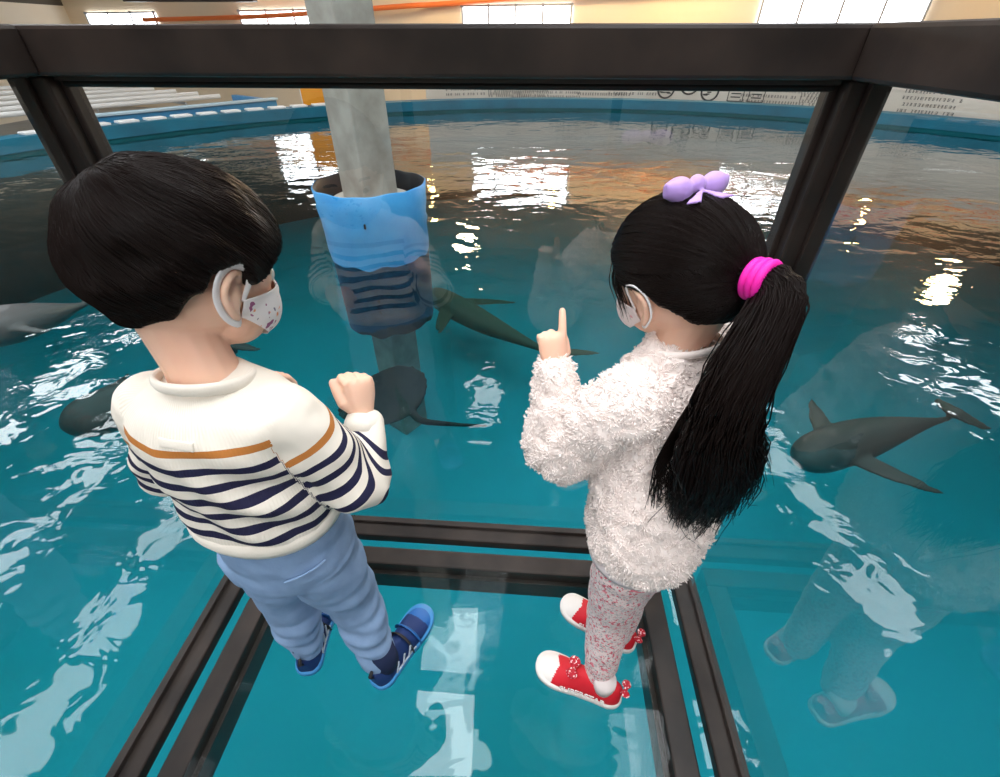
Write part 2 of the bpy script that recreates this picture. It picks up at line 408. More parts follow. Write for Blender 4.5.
# orange pipe on the far wall
bm = bmesh.new(); tube(bm, smooth_path([(-11.5,18.9,1.50),(-7,17.6,1.56),(-2.6,16.3,1.74),(-1,15.95,1.80),(8,13.1,2.2),(13,11.6,2.3)], 30), .06, 10, dome=False)
tag(obj('orange_pipe', bm, M_orange), 'thin orange pipe climbing along the far cream wall', 'pipe')
bm = bmesh.new(); add_box(bm, (-8.6,16.6,1.98), (3.6,.3,.28), .02)
tag(obj('dark_duct', bm, M_steel), 'dark box duct high on the far wall at upper left', 'duct')
for x, y, z in ((1.55,14.3,2.45),(-2.0,14.3,2.35),(7.6,9.8,1.75),(4.6,13.2,3.2),(9.6,9.5,3.0)):
    l = empty('pendant_lamp', (x,y,z)); bm = bmesh.new(); ellipsoid(bm, (0,0,0), (.07,.07,.08), u=16, v=10); obj('bulb', bm, M_lamp, l, True)
    bm = bmesh.new(); rr = lambda r, zz: [Vector((r*math.cos(2*PI*q/24), r*math.sin(2*PI*q/24), zz)) for q in range(24)]
    loft(bm, [rr(.2,.03),rr(.12,.12),rr(.03,.16),rr(.02,.2)], cap=False); obj('shade', bm, M_grey, l, True)
    bm = bmesh.new(); tube(bm, [(0,0,.18),(0,0,6.2-z)], .008, 8, dome=False); obj('cord', bm, M_ink, l)
    tag(l, 'warm yellow pendant lamp hanging over the far side of the tank', 'lamp', 'warm pendant lamps')

# ================================================================== GLASS BOOTH
KA = math.radians(-4.1)
K = empty('glass_booth', (-.094,.789,0), KA); tag(K, 'dark steel framed glass viewing booth over the water that the children stand in', 'booth')
HW = .600; BK = -2.2
def prof_beam(name, x0, x1, y0, y1, z0, z1, grooves=(), m=M_steel, bev=.004):
    bm = bmesh.new(); add_box(bm, ((x0+x1)/2,(y0+y1)/2,(z0+z1)/2), (x1-x0,y1-y0,z1-z0), bev)
    for g in grooves: add_box(bm, ((g[0]+g[1])/2,(g[2]+g[3])/2,(g[4]+g[5])/2), (g[1]-g[0],g[3]-g[2],g[5]-g[4]), .001)
    return obj(name, bm, m, K)
BW = .055
# outer floor frame (stepped: lower plinth + raised glazing bead)
prof_beam('outer_floor_beam', -HW,HW,-BW,0,-.03,0, [(-HW,HW,-.018,-.002,-.002,.012)])
prof_beam('outer_floor_beam', -HW,-HW+BW,BK,-BW,-.03,0, [(-HW+.002,-HW+.018,BK,-BW,-.002,.012)])
prof_beam('outer_floor_beam', HW-BW,HW,BK,-BW,-.03,0, [(HW-.018,HW-.002,BK,-BW,-.002,.012)])
g0 = BW+.034; g1 = g0+.05
prof_beam('inner_floor_beam', -HW+g0,HW-g0,-g1,-g0,-.095,.0, [(-HW+g1,HW-g1,-g1-.012,-g1,-.09,-.03)])
prof_beam('inner_floor_beam', -HW+g0,-HW+g1,BK,-g1,-.095,0, [(-HW+g1,-HW+g1+.012,BK,-g1,-.09,-.03)])
prof_beam('inner_floor_beam', HW-g1,HW-g0,BK,-g1,-.095,0, [(HW-g1-.012,HW-g1,BK,-g1,-.09,-.03)])
# floor pane
bm = bmesh.new(); bm.faces.new([bm.verts.new(p) for p in ((-HW+g1,-g1,-.001),(-HW+g1,BK,-.001),(HW-g1,BK,-.001),(HW-g1,-g1,-.001))]); obj('floor_pane', bm, M_floorpane, K)
# posts
ZT = 1.112
for s in (-1,1):
    bm = bmesh.new(); cx = s*(HW-.030)
    add_box(bm, (cx,-.030,.528), (.052,.052,1.056), .004)
    add_box(bm, (s*(HW-.060),-.020,.528), (.010,.026,1.056), .002)
    add_box(bm, (s*(HW-.020),-.060,.528), (.026,.010,1.056), .002)
    obj('post', bm, M_steel, K)
# top rail: front and sides
prof_beam('top_rail', -HW,HW,-.062,0,1.055,ZT, [(-HW+.06,HW-.06,-.045,-.020,1.049,1.056)], bev=.005)
prof_beam('top_rail', -HW,-HW+.062,BK,-.062,1.055,ZT, bev=.005)
prof_beam('top_rail', HW-.062,HW,BK,-.062,1.055,ZT, bev=.005)
for s in (-1,1):
    for yy in (-.9,): prof_beam('post', s*(HW-.03)-.025, s*(HW-.03)+.025, BK, BK+.05, 0, 1.055)
prof_beam('gasket', -HW+.062,HW-.062,-.040,-.024,1.041,1.050, m=M_steel_dark)
# wall panes
bm = bmesh.new(); bm.faces.new([bm.verts.new(p) for p in ((-HW+.06,-.030,.0),(HW-.06,-.030,.0),(HW-.06,-.030,1.04),(-HW+.06,-.030,1.04))]); obj('wall_pane', bm, M_pane, K)
for s in (-1,1):
    bm = bmesh.new(); bm.faces.new([bm.verts.new((s*(HW-.030),y_,z_)) for y_, z_ in ((BK+.05,0),(-.06,0),(-.06,1.05),(BK+.05,1.05))]); obj('wall_pane', bm, M_pane, K)
# walkway behind the booth
bm = bmesh.new(); add_box(bm, (0,-3.65,-.05), (1.3,2.9,.1), .005, K.matrix_world if False else Matrix.Translation(K.location) @ Matrix.Rotation(KA,4,'Z'))
for yy in (-2.6,-4.8):
    for s in (-1,1): add_box(bm, (s*.55,yy,-1.6), (.08,.08,3.0), .003, Matrix.Translation(K.location) @ Matrix.Rotation(KA,4,'Z'))
tag(struct('walkway', bm, M_steel), 'dark steel walkway behind the booth', 'walkway')

# ================================================================== ANIMALS IN THE WATER
M_porp = mat('porpoise_skin', (.055,.055,.055), .5, var=(3,(.03,.03,.03),.7), bump=(30,.1,.003))
def body_along(bm, pts, widths, flatz=.85, n=20):
    pts = [Vector(p) for p in pts]; rings = []
    for i, (p, w) in enumerate(zip(pts, widths)):
        d = (pts[min(i+1,len(pts)-1)]-pts[max(i-1,0)]).normalized(); s = d.cross(Vector((0,0,1))).normalized(); u = s.cross(d)
        rings.append([p + s*(w*math.cos(2*PI*k/n)) + u*(w*flatz*math.sin(2*PI*k/n)) for k in range(n)])
    loft(bm, rings)
def fin(bm, root, tip, chord, thick=.042, sweep=None, n=8):
    root, tip = Vector(root), Vector(tip); d = tip-root
    c = (sweep or d.cross(Vector((0,0,1)))).normalized(); rings = []
    for i in range(n):
        t = i/(n-1); w = chord*(1-t**1.8)**.5*.5+.004; p = root+d*t+c*(chord*.35*t*t)
        rings.append([p + c*(w*math.cos(2*PI*k/12)) + Vector((0,0,1))*(thick*(1-t*.8)*.5*math.sin(2*PI*k/12)) for k in range(12)])
    loft(bm, rings)
def porpoise(name, head, tail, wmax, label, cat, fl=1.0, m=M_porp, group=None, bend=.05, fluke=True):
    head, tail = Vector(head), Vector(tail); L = (tail-head).length; d = (tail-head).normalized(); s = d.cross(Vector((0,0,1))).normalized()
    prof = [(0,.10),(.02,.42),(.06,.72),(.12,.9),(.2,.97),(.32,1),(.45,.92),(.58,.75),(.7,.54),(.8,.36),(.9,.2),(1,.11)]
    prof = smooth_path(prof, 30)
    bm = bmesh.new()
    body_along(bm, [head+d*(L*t)+s*(bend*math.sin(PI*t)) + Vector((0,0,-.05*t)) for t, w in prof], [max(w,.05)*wmax for t, w in prof])
    for q in (-1,1):
        r = head+d*(L*.27)+s*(q*wmax*.8)
        fin(bm, r, r+s*(q*wmax*2.1*fl)+d*(L*.14)+Vector((0,0,-.03)), L*.12, sweep=d)
        if fluke: fin(bm, tail, tail+s*(q*L*.14)+d*(L*.07)+Vector((0,0,-.05)), L*.09, sweep=d)
    me = remesh(bm, .012, 4)
    return tag(link(name, me, m), label, cat, group)
z1 = -.62
porpoise('porpoise', G(797,461,z1), G(955,412,z1), .125, 'dark grey porpoise swimming below the surface on the right with flippers spread', 'porpoise', fl=1.1, bend=-.03)
porpoise('porpoise', G(60,428,z1), G(235,345,z1), .15, 'dark porpoise under water behind the boy in the striped sweater', 'porpoise', fl=.6)
porpoise('porpoise', G(-40,335,-.19), G(85,296,-.23), .13, 'grey porpoise with its back breaking the surface at the left edge', 'porpoise', fl=.8, m=mat('porpoise_back', (.10,.105,.11), .4), bend=.03)
M_deep = mat('deep_fish_skin', (.10,.10,.08), .6)
porpoise('shark', G(430,292,-1.3), G(560,352,-1.1), .15, 'long dark shark swimming deep beyond the blue sleeve', 'shark', fl=1.3, m=M_deep)
# stingray
ray_c = G(385,398,-.75); bm = bmesh.new()
hd = Vector((-.9,.45,0)).normalized(); sd = Vector((-hd.y,hd.x,0)); NR = 40; rings = []
for i in range(9):
    t = i/8; rr_ = []
    for k_ in range(NR):
        a = 2*PI*k_/NR; ex = abs(math.cos(a))**.85*math.copysign(1,math.cos(a)); ey = abs(math.sin(a))**1.15*math.copysign(1,math.sin(a))
        z = .055*math.cos(t*PI)*(1-.2*t)
        q = math.sin(t*PI)**.7 if 0 < t < 1 else .02
        rr_.append(ray_c + hd*(ex*.25*q) + sd*(ey*.33*q) + Vector((0,0,z*(1-.75*abs(ey*q)))) + Vector((0,0,.05*abs(ey*q)**2)))
    rings.append(rr_)
loft(bm, rings)
tube(bm, smooth_path([ray_c-hd*.2, G(420,420,-.77), G(450,424,-.79), G(487,426,-.80)], 14), [.028*(1-i/15)+.004 for i in range(14)], 8)
for s in (-1,1): ellipsoid(bm, ray_c+hd*.12+sd*(s*.05)+Vector((0,0,.045)), (.02,.02,.02), u=10, v=8)
me = remesh(bm, .010, 3); tag(link('stingray', me, mat('ray_skin', (.010,.012,.012), .6, var=(5,(.02,.022,.022),.6))), 'dark stingray with a thin tail swimming below the boy\'s raised hand', 'stingray')

# ================================================================== PEOPLE
def R3(yaw, pitch=0, roll=0):
    "local x = facing direction (yaw degrees to the right of +Y), y = left, z = up"
    y = math.radians(90-yaw)
    return (Matrix.Rotation(y,4,'Z') @ Matrix.Rotation(math.radians(pitch),4,'Y') @ Matrix.Rotation(math.radians(roll),4,'X'))
def hand(bm, wrist, xdir, dorsal, side, curls, scale=1.0, thumb=(35,20), wr=.019):
    "side +1: thumb on +y of the frame; curls: per finger (index..little) three joint bends in degrees"
    x = Vector(xdir).normalized(); z = Vector(dorsal); z = (z-x*z.dot(x)).normalized(); y = z.cross(x)*side
    W = Vector(wrist); s = scale
    def T(a,b,c): return W + x*(a*s)+y*(b*s)+z*(c*s)
    rings = []
    for t, w, h in ((-.015,.0165,.0135),(0,.0165,.0125),(.012,.020,.0125),(.026,.0235,.0125),(.040,.0245,.0115),(.048,.0225,.0095)):
        rings.append([T(t, w*math.cos(2*PI*k/16), h*math.sin(2*PI*k/16)) for k in range(16)])
    loft(bm, rings)
    for i, (yb, ln, r) in enumerate(((.0170,.040,.0068),(.0058,.045,.0070),(-.0055,.041,.0067),(-.0160,.032,.0060))):
        p = T(.036, yb*.92, 0); ang = 0; pts = [p, T(.047, yb, .001)]; rr = [r*1.1*s, r*1.12*s]; cur = pts[-1]
        for j, (seg, c) in enumerate(zip((.42,.32,.26), curls[i])):
            ang += math.radians(c); d = x*math.cos(ang) - z*math.sin(ang) + y*(.10*(1.2-i)*math.cos(ang))
            cur = cur + d.normalized()*(ln*seg*s); pts.append(cur); rr.append(r*s*(1.0 if j == 0 else .93 if j == 1 else .80))
        tube(bm, pts, rr, 10)
    a, b = math.radians(thumb[0]), math.radians(thumb[1])
    p0 = T(.008,.012,-.004); p1 = T(.020,.024,-.006)
    d1 = x*math.cos(a)+y*math.sin(a)*.75-z*math.sin(b); p2 = p1+d1.normalized()*.017*s
    d2 = x*math.cos(a*.5)+y*math.sin(a*.2)-z*math.sin(b*1.3); p3 = p2+d2.normalized()*.015*s
    tube(bm, [p0,p1,p2,p3], [.0095*s,.0092*s,.0080*s,.0066*s], 10)
HA, HB, HC = .090, .075, .086      # cranium half axes
def head_skin(bm, M, s=1.0):
    def E(c, r, R=None):
        Q = M.to_3x3().to_4x4() @ (R if R else Matrix())
        ellipsoid(bm, M @ (Vector(c)*s), [q*s for q in r], Q)
    E((0,0,0), (HA,HB,HC)); E((.030,0,-.040), (.058,.060,.058)); E((.044,0,-.070), (.034,.036,.030))   # cranium, face, chin
    E((.040,.028,-.045), (.034,.027,.032)); E((.040,-.028,-.045), (.034,.027,.032))                    # cheeks
    E((.091,0,-.030), (.011,.009,.012)); E((.086,0,-.016), (.008,.006,.016))                           # nose
    E((.078,0,-.060), (.012,.018,.004)); E((.077,0,-.067), (.011,.015,.005))                           # lips
    for q in (-1,1):                                                                                    # ears
        tube(bm, [M @ (Vector(p)*s) for p in smooth_path([(.010,q*.066,-.052),(.000,q*.077,-.045),(-.010,q*.083,-.022),(-.004,q*.086,-.003),(.010,q*.080,.002),(.014,q*.070,-.010)], 12)], .0045*s, 8)
        E((.001,q*.073,-.024), (.013,.007,.022)); E((.004,q*.070,-.047), (.008,.007,.009))
def face_parts(M, parent, s=1.0):
    Mw = mat('eye_white', (.85,.85,.83), .2); Mi = mat('iris', (.02,.012,.008), .1)
    for q in (-1,1):
        bm = bmesh.new(); ellipsoid(bm, M @ (Vector((.0725,q*.029,-.010))*s), (.0115*s,)*3, M.to_3x3().to_4x4(), 16, 12); e = obj('eye', bm, Mw, parent, True)
        bm = bmesh.new(); ellipsoid(bm, M @ (Vector((.0815,q*.029,-.010))*s), (.0035*s,.006*s,.006*s), M.to_3x3().to_4x4(), 16, 12); obj('iris', bm, Mi, e, True)
        bm = bmesh.new(); tube(bm, [M @ (Vector(p)*s) for p in ((.083,q*.014,.010),(.083,q*.028,.014),(.074,q*.043,.009))], .0025*s, 6); obj('eyebrow', bm, M_hair, parent, True)
def cran_r(d): return 1/math.sqrt((d.x/HA)**2+(d.y/HB)**2+(d.z/HC)**2)
def interp(x, tab):
    for (a, u), (b, v) in zip(tab, tab[1:]):
        if x <= b: t = max(0,(x-a)/(b-a)); t = t*t*(3-2*t); return u+(v-u)*t
    return tab[-1][1]
def hair_radius(d, zb_tab, thick):
    az = math.degrees(math.atan2(abs(d.y), d.x)); zb = interp(az, zb_tab)
    t = (d.z-zb+.07)/.14; t = max(0,min(1,t)); msk = t*t*(3-2*t)
    th = thick(d, az)
    return cran_r(d)*1.0 - .010 + (.010+th)*msk, msk
def hair_shell(M, s, zb_tab, thick, groove, nu=180, nv=120):
    v, f = [], []
    for j in range(nv+1):
        el = -PI/2 + PI*j/nv
        for i in range(nu):
            a = 2*PI*i/nu; d = Vector((math.cos(el)*math.cos(a), math.cos(el)*math.sin(a), math.sin(el)))
            r, msk = hair_radius(d, zb_tab, thick); r += groove(d)*msk
            v.append(M @ (d*(r*s)))
    for j in range(nv):
        for i in range(nu):
            i2 = (i+1)%nu; f.append((j*nu+i, j*nu+i2, (j+1)*nu+i2, (j+1)*nu+i))
    return v, f
def strands_mesh(name, paths, rad, m, parent, tip=.2):
    v, f = [], []
    for pts in paths:
        pts = np.array(pts); n_ = len(pts); b0 = len(v)
        dirs = np.gradient(pts, axis=0); dirs /= np.linalg.norm(dirs, axis=1)[:,None]+1e-9
        ref = np.array([.3,.2,.93]); a = np.cross(dirs, ref); a /= np.linalg.norm(a, axis=1)[:,None]+1e-9; b = np.cross(dirs, a)
        r = rad*random.uniform(.7,1.2)
        for i in range(n_):
            t = i/(n_-1); rr = r*(1 - (1-tip)*t**2)*min(1,.3+t*5)
            for k_ in range(3):
                c, s_ = math.cos(2*PI*k_/3), math.sin(2*PI*k_/3); v.append(pts[i]+(a[i]*c+b[i]*s_)*rr)
        for i in range(n_-1):
            for k_ in range(3):
                k2 = (k_+1)%3; f.append((b0+i*3+k_, b0+i*3+k2, b0+(i+1)*3+k2, b0+(i+1)*3+k_))
    return link(name, py_mesh(name, v, f), m, parent)
def attr(me, name, arr):
    a = me.attributes.new(name, 'FLOAT', 'POINT'); a.data.foreach_set('value', np.asarray(arr, dtype=np.float32))
def ring_pts(c, rt, fr, w, d, n=28, p=1.0):
    "oval ring around c: rt = sideways unit, fr = front unit"
    return [Vector(c)+rt*(w*math.copysign(abs(math.cos(a))**p, math.cos(a)))+fr*(d*math.copysign(abs(math.sin(a))**p, math.sin(a))) for a in [2*PI*k/n for k in range(n)]]
def shoe(parent, ankle_z, heel, toe, W, kind):
    heel, toe = Vector(heel), Vector(toe); heel.z = toe.z = 0
    L = (toe-heel).length; x = (toe-heel)/L; y = Vector((-x.y,x.x,0)); z = Vector((0,0,1))
    root = None
    def P3(a,b,c): return heel + x*(a*L) + y*b + z*c
    wt = [(0,.18),(.012,.36),(.035,.54),(.07,.68),(.13,.79),(.3,.80),(.5,.86),(.68,1.0),(.80,.99),(.88,.90),(.94,.72),(.975,.50),(.993,.27),(1,.12)]
    def wid(t): return np.interp(t, [a for a,_ in wt], [b for _,b in wt])*W/2
    prof = [0,.012,.035,.07,.13,.2,.3,.4,.5,.6,.7,.78,.84,.89,.93,.96,.98,.993,1.0]
    # upper
    hts = lambda t: np.interp(t, [0,.05,.12,.3,.42,.55,.7,.85,.95,1], [.050,.058,.060,.058,.062,.052,.040,.032,.022,.012])
    bm = bmesh.new(); rings = []
    for t in prof:
        w, h = wid(t)*.97, hts(t)
        rings.append([P3(min(.985,max(.012,t)), w*math.cos(a)*(1-.25*max(0,math.sin(a))*(1 if t<.6 else .5)), .010 + (h-.010)*max(0,math.sin(a))**.75 - .002*(math.sin(a)<0)) for a in [2*PI*k/24 for k in range(24)]])
    loft(bm, rings); me = remesh(bm, .003, 4)
    o = link('shoe', me, None, parent)
    me.materials.append(MS[kind+'_upper'])
    if kind == 'red':
        me.materials.append(MS['white_rubber'])
        for pl in me.polygons:
            t = (pl.center-heel).dot(x)/L
            if t > .74+ .05*abs((pl.center-heel).dot(y))/(W/2): pl.material_index = 1
    else:
        me.materials.append(MS['blue_light'])
        for pl in me.polygons:
            c = pl.center; t = (c-heel).dot(x)/L
            if t > .80: pl.material_index = 1
    bm = bmesh.new(); k_s = 1 if kind == 'red' else 1.18; tube(bm, [P3(.22,0,.035),P3(.22,0,.055),P3(.22,0,.070+.03*(k_s > 1))], [.023*k_s,.024*k_s,.022*k_s], 18, dome=False)
    obj('sock', bm, MS['sock_'+kind], o, True)
    # sole
    bm = bmesh.new(); rings = []
    out = [(t, 1) for t in prof]+[(t,-1) for t in reversed(prof)]
    for zz, g in ((.0005,-.001),(.003,.0015),(.012,.002),(.017,.0005)):
        rings.append([P3(t+(g/L)*(2*t-1), s_*(wid(t)+g), zz+ (.006*max(0,t-.8)/.2)) for t, s_ in out])
    loft(bm, rings); obj('sole', bm, MS['white_rubber'] if kind == 'red' else MS['blue_sole'], o, True)
    return o, P3, wid, L
MS = {'sock_red': mat('pale_sock', (.75,.68,.68), .9), 'sock_blue': mat('navy_sock', (.012,.02,.06), .9), 'white_rubber': mat('white_rubber', (.82,.78,.76), .45), 'red_upper': mat('red_canvas', (.62,.015,.03), .6, bump=(300,.2,.0008)),
      'blue_upper': mat('navy_mesh', (.012,.035,.14), .6, bump=(250,.5,.001)), 'blue_light': mat('bright_blue', (.02,.13,.42), .45), 'blue_sole': mat('blue_sole', (.06,.27,.60), .35)}
def text_mesh(name, s, size, Mx, m, parent, ext=.0006):
    cu = bpy.data.curves.new(name, 'FONT'); cu.body = s; cu.size = size; cu.align_x = 'CENTER'; cu.align_y = 'CENTER'; cu.extrude = ext; cu.offset = size*.02
    o = bpy.data.objects.new(name, cu); C.objects.link(o)
    dg = bpy.context.evaluated_depsgraph_get(); dg.update(); me = bpy.data.meshes.new_from_object(o.evaluated_get(dg))
    bpy.data.objects.remove(o); me.transform(Mx); return link(name, me, m, parent)

# ------------------------------------------------------------------ BOY
boy = empty('person', (0,0,0)); 
tag(boy, 'boy in a cream striped sweater and blue trousers raising his fist', 'person')
byaw = 12; fr = Vector((math.sin(math.radians(byaw)), math.cos(math.radians(byaw)), 0)); rt = Vector((fr.y,-fr.x,0))
HM = Matrix.Translation((-.372,.520,.882)) @ R3(33, 16, -6); HS = 1.04
neckb = Vector((-.362,.455,.765)); 
BSH = Vector((-.280,.438,.712)); BEL = Vector((-.210,.448,.580)); BWR = Vector((-.208,.520,.636))
BSHL = Vector((-.455,.462,.712)); BELL = Vector((-.500,.475,.58)); BWRL = Vector((-.430,.570,.635))
bk = dict(hipR=Vector((-.312,.440,.42)), hipL=Vector((-.408,.455,.42)), kneeR=Vector((-.290,.455,.235)), kneeL=Vector((-.418,.462,.235)),
          ankR=Vector((-.258,.415,.055)), ankL=Vector((-.418,.440,.055)))
bm = bmesh.new(); head_skin(bm, HM, HS)
tube(bm, [neckb+Vector((0,0,-.05)), neckb+Vector((-.01,.01,.02)), HM @ Vector((-.03,0,-.05))], [.046,.039,.040], 16)
spB = [(-.355,.455,.42),(-.357,.452,.50),(-.364,.450,.62),(-.365,.450,.69),(-.362,.452,.745)]
loft(bm, [ring_pts(p, rt, fr, w, d) for p, w, d in zip(spB, (.080,.085,.085,.092,.040), (.06,.062,.062,.062,.035))])
tube(bm, [BSH,BEL,BWR], [.028,.024,.017], 12); tube(bm, [BSHL,BELL,BWRL], [.028,.024,.017], 12)
for q in 'RL': tube(bm, [bk['hip'+q],bk['knee'+q],bk['ank'+q],bk['ank'+q]+fr*.04+Vector((0,0,-.033))], [.045,.032,.020,.012], 12)
hx = Vector((-.05,.35,.9))
hand(bm, BWR+hx*.012, hx, Vector((.72,-.65,.2)), 1, [(62,85,50),(66,88,50),(72,90,50),(78,90,50)], 1.05, (12,28))
hand(bm, BWRL+Vector((.015,.02,.0)), Vector((.6,.75,.1)), Vector((0,.3,.9)), -1, [(35,40,25)]*4, 1.0, (30,30))
me = remesh(bm, .0024, 3); link('body', me, M_skin, boy)
face_parts(HM, boy, HS)
# hair
ZB_B = [(0,.42),(30,.38),(48,.12),(62,-.10),(74,-.18),(84,.10),(100,.02),(112,-.22),(135,-.58),(180,-.70)]
def thB(d, az):
    t = .017+.010*max(0,d.z)+.008*max(0,-d.x)*max(0,d.z+.3)
    if d.z < -.1: t *= max(.12, 1+(d.z+.1)*1.6)
    t += .004*noise.noise(d*3+Vector((9,0,0)))
    return t
crownB = Vector((-.55,.1,.83)).normalized()
def grB(d):
    a = math.atan2(d.y-crownB.y, d.x-crownB.x); q = Vector((d.x*3,d.y*3,d.z*3))
    return .0016*noise.noise(q*2.2)+ .0011*noise.noise(Vector((a*9,d.z*1.5,2)))+.0016*noise.noise(q*1.1+Vector((5,0,0)))
v, f = hair_shell(HM, HS, ZB_B, thB, grB); hr = link('hair', py_mesh('hair', v, f), M_hair, boy)
paths = []
a1 = crownB.cross(Vector((0,0,1))).normalized(); a2 = crownB.cross(a1).normalized()
while len(paths) < 5200:
    az = random.uniform(0,2*PI); s0 = random.uniform(0,1.9); ln = random.uniform(.35,.8); pts = []; ok = True
    for k_ in range(9):
        s_ = s0+ln*k_/8; aa = az+.35*s_+.05*math.sin(8*az)
        d = (crownB*math.cos(s_)+(a1*math.cos(aa)+a2*math.sin(aa))*math.sin(s_)).normalized()
        r, msk = hair_radius(d, ZB_B, thB)
        if msk < random.uniform(.1,.5):
            ok = k_ >= 5; break
        pts.append(HM @ (d*((r+grB(d)+.0006+.0018*math.sin(PI*k_/8)*random.uniform(.5,1))*HS)))
    if ok and len(pts) >= 4: paths.append(pts)
strands_mesh('hair_strands', paths, .0008, M_strand, hr)
# face mask
def face_r(d):   # rough facial surface from the head centre
    best = 0
    for c, r in (((0,0,0),(HA,HB,HC)),((.030,0,-.040),(.058,.060,.058)),((.044,0,-.070),(.034,.036,.030)),((.040,.028,-.045),(.034,.027,.032)),((.040,-.028,-.045),(.034,.027,.032)),((.091,0,-.030),(.013,.011,.014))):
        c = Vector(c); A = sum((d[i]/r[i])**2 for i in range(3)); B = -2*sum(d[i]*c[i]/r[i]**2 for i in range(3)); Cc = sum((c[i]/r[i])**2 for i in range(3))-1
        D = B*B-4*A*Cc
        if D > 0: best = max(best, (-B+math.sqrt(D))/(2*A))
    return best
def face_mask(M, s, parent, m, azmax=78, wide=True, label=None):
    v, f = [], []; nu, nv = 48, 22
    for j in range(nv+1):
        for i in range(nu+1):
            u = -1+2*i/nu; w = j/nv; az = math.radians(azmax*u)
            top = -.012-.016*abs(u)-.006*(1-abs(u))**0; bot = -.106+.042*abs(u)**1.6
            if abs(u) < .15: top += .004
            z = bot+(top-bot)*w
            rho = .086; d = Vector((math.cos(az)*rho, math.sin(az)*rho, z*1.0)); dn = d.normalized()
            r = face_r(dn)+.0045+.006*(1-u*u)*(math.sin(PI*w)**1)
            v.append(dn*r)
    for _ in range(4):     # relax, cloth spans the hollows
        v2 = [p.copy() for p in v]
        for j in range(1,nv):
            for i in range(1,nu): 
                k_ = j*(nu+1)+i; v2[k_] = (v[k_]+v[k_-1]+v[k_+1]+v[k_-nu-1]+v[k_+nu+1])/5
        v = v2
    for j in range(nv):
        for i in range(nu):
            k_ = j*(nu+1)+i; f.append((k_,k_+1,k_+nu+2,k_+nu+1))
    edge_hi = {}; 
    for q, i in ((-1,0),(1,nu)): edge_hi[q] = (v[i].copy(), v[nv*(nu+1)+i].copy())
    me = py_mesh('face_mask', [M @ (p*s) for p in v], f); o = link('face_mask', me, m, parent)
    sm = o.modifiers.new('s','SOLIDIFY'); sm.thickness = .0018; sm.offset = 1
    if label: o['label'] = label
    for q in (-1,1):
        lo, hi = edge_hi[q]; bm = bmesh.new()
        if wide: pth = [hi, Vector((.022,q*.083,.000)), Vector((.003,q*.088,.010)), Vector((-.013,q*.087,.000)), Vector((-.018,q*.083,-.022)), Vector((-.010,q*.079,-.044)), Vector((.006,q*.074,-.056)), lo]
        else: pth = [hi, Vector((.022,q*.083,.004)), Vector((.003,q*.088,.010)), Vector((-.014,q*.086,-.004)), Vector((-.016,q*.082,-.030)), Vector((.000,q*.078,-.052)), lo]
        pts = [M @ (Vector(p)*s) for p in smooth_path(pth, 26)]
        if wide:
            rad = [.0028+.0035*math.sin(PI*i/25)**1 for i in range(26)]
            tube(bm, pts, rad, 8, flat=.35, ref=M.to_3x3() @ Vector((0,1,0)))
        else: tube(bm, pts, .0016*s, 8)
        obj('ear_loop', bm, MS['mask_loop'] , o, True)
    return o
MS['mask_loop'] = mat('mask_loop', (.84,.83,.86), .6)
def mask_mat(name, base, spots):
    m = mat(name, base, .65, bump=(400,.15,.0006)); nt = m.node_tree; b = nt.nodes['Principled BSDF']
    tc = [n for n in nt.nodes if n.type == 'TEX_COORD'][0]; prev = None
    for i, (col, sc_, th) in enumerate(spots):
        vo = nt.nodes.new('ShaderNodeTexNoise'); vo.inputs['Scale'].default_value = sc_; vo.inputs['Detail'].default_value = 1.5
        mp = nt.nodes.new('ShaderNodeMapping'); mp.inputs['Location'].default_value = (i*3.1,i*1.7,i*.9)
        nt.links.new(tc.outputs['Object'], mp.inputs[0]); nt.links.new(mp.outputs[0], vo.inputs['Vector'])
        mr = nt.nodes.new('ShaderNodeMapRange'); mr.inputs[1].default_value = th; mr.inputs[2].default_value = th+.015
        nt.links.new(vo.outputs['Fac'], mr.inputs[0])
        mx = nt.nodes.new('ShaderNodeMix'); mx.data_type = 'RGBA'; mx.inputs[7].default_value = (*col,1)
        if prev: nt.links.new(prev.outputs[2], mx.inputs[6])
        else: mx.inputs[6].default_value = (*base,1)
        nt.links.new(mr.outputs[0], mx.inputs[0]); prev = mx
    nt.links.new(prev.outputs[2], b.inputs['Base Color']); return m
face_mask(HM, HS, boy, mask_mat('boy_mask', (.86,.85,.88), [((.32,.10,.24),75,.66),((.85,.35,.15),90,.69),((.2,.2,.3),110,.69)]), label='white mask with small purple and orange prints')
# sweater
M_sweat = mat('striped_knit', (.84,.79,.71), .9)
nt = M_sweat.node_tree; b = nt.nodes['Principled BSDF']; L = nt.links.new; N = nt.nodes.new
at = N('ShaderNodeAttribute'); at.attribute_name = 'stripe'
cr = N('ShaderNodeValToRGB'); cr.color_ramp.interpolation = 'CONSTANT'; cream = (.84,.79,.71,1); navy = (.018,.018,.055,1); tan = (.50,.19,.045,1)
els = [(0,cream),(.058,tan),(.067,cream)] + [e for k_ in range(6) for e in ((.084+.0255*k_,navy),(.0955+.0255*k_,cream))]
while len(cr.color_ramp.elements) < len(els): cr.color_ramp.elements.new(.5)
for e, (p, c) in zip(cr.color_ramp.elements, els): e.position = p/.35; e.color = c
ml = N('ShaderNodeMath'); ml.operation = 'DIVIDE'; ml.inputs[1].default_value = .35; L(at.outputs['Fac'], ml.inputs[0]); L(ml.outputs[0], cr.inputs[0]); L(cr.outputs[0], b.inputs['Base Color'])
at2 = N('ShaderNodeAttribute'); at2.attribute_name = 'rib'
wv = N('ShaderNodeMath'); wv.operation = 'SINE'; L(at2.outputs['Fac'], wv.inputs[0])
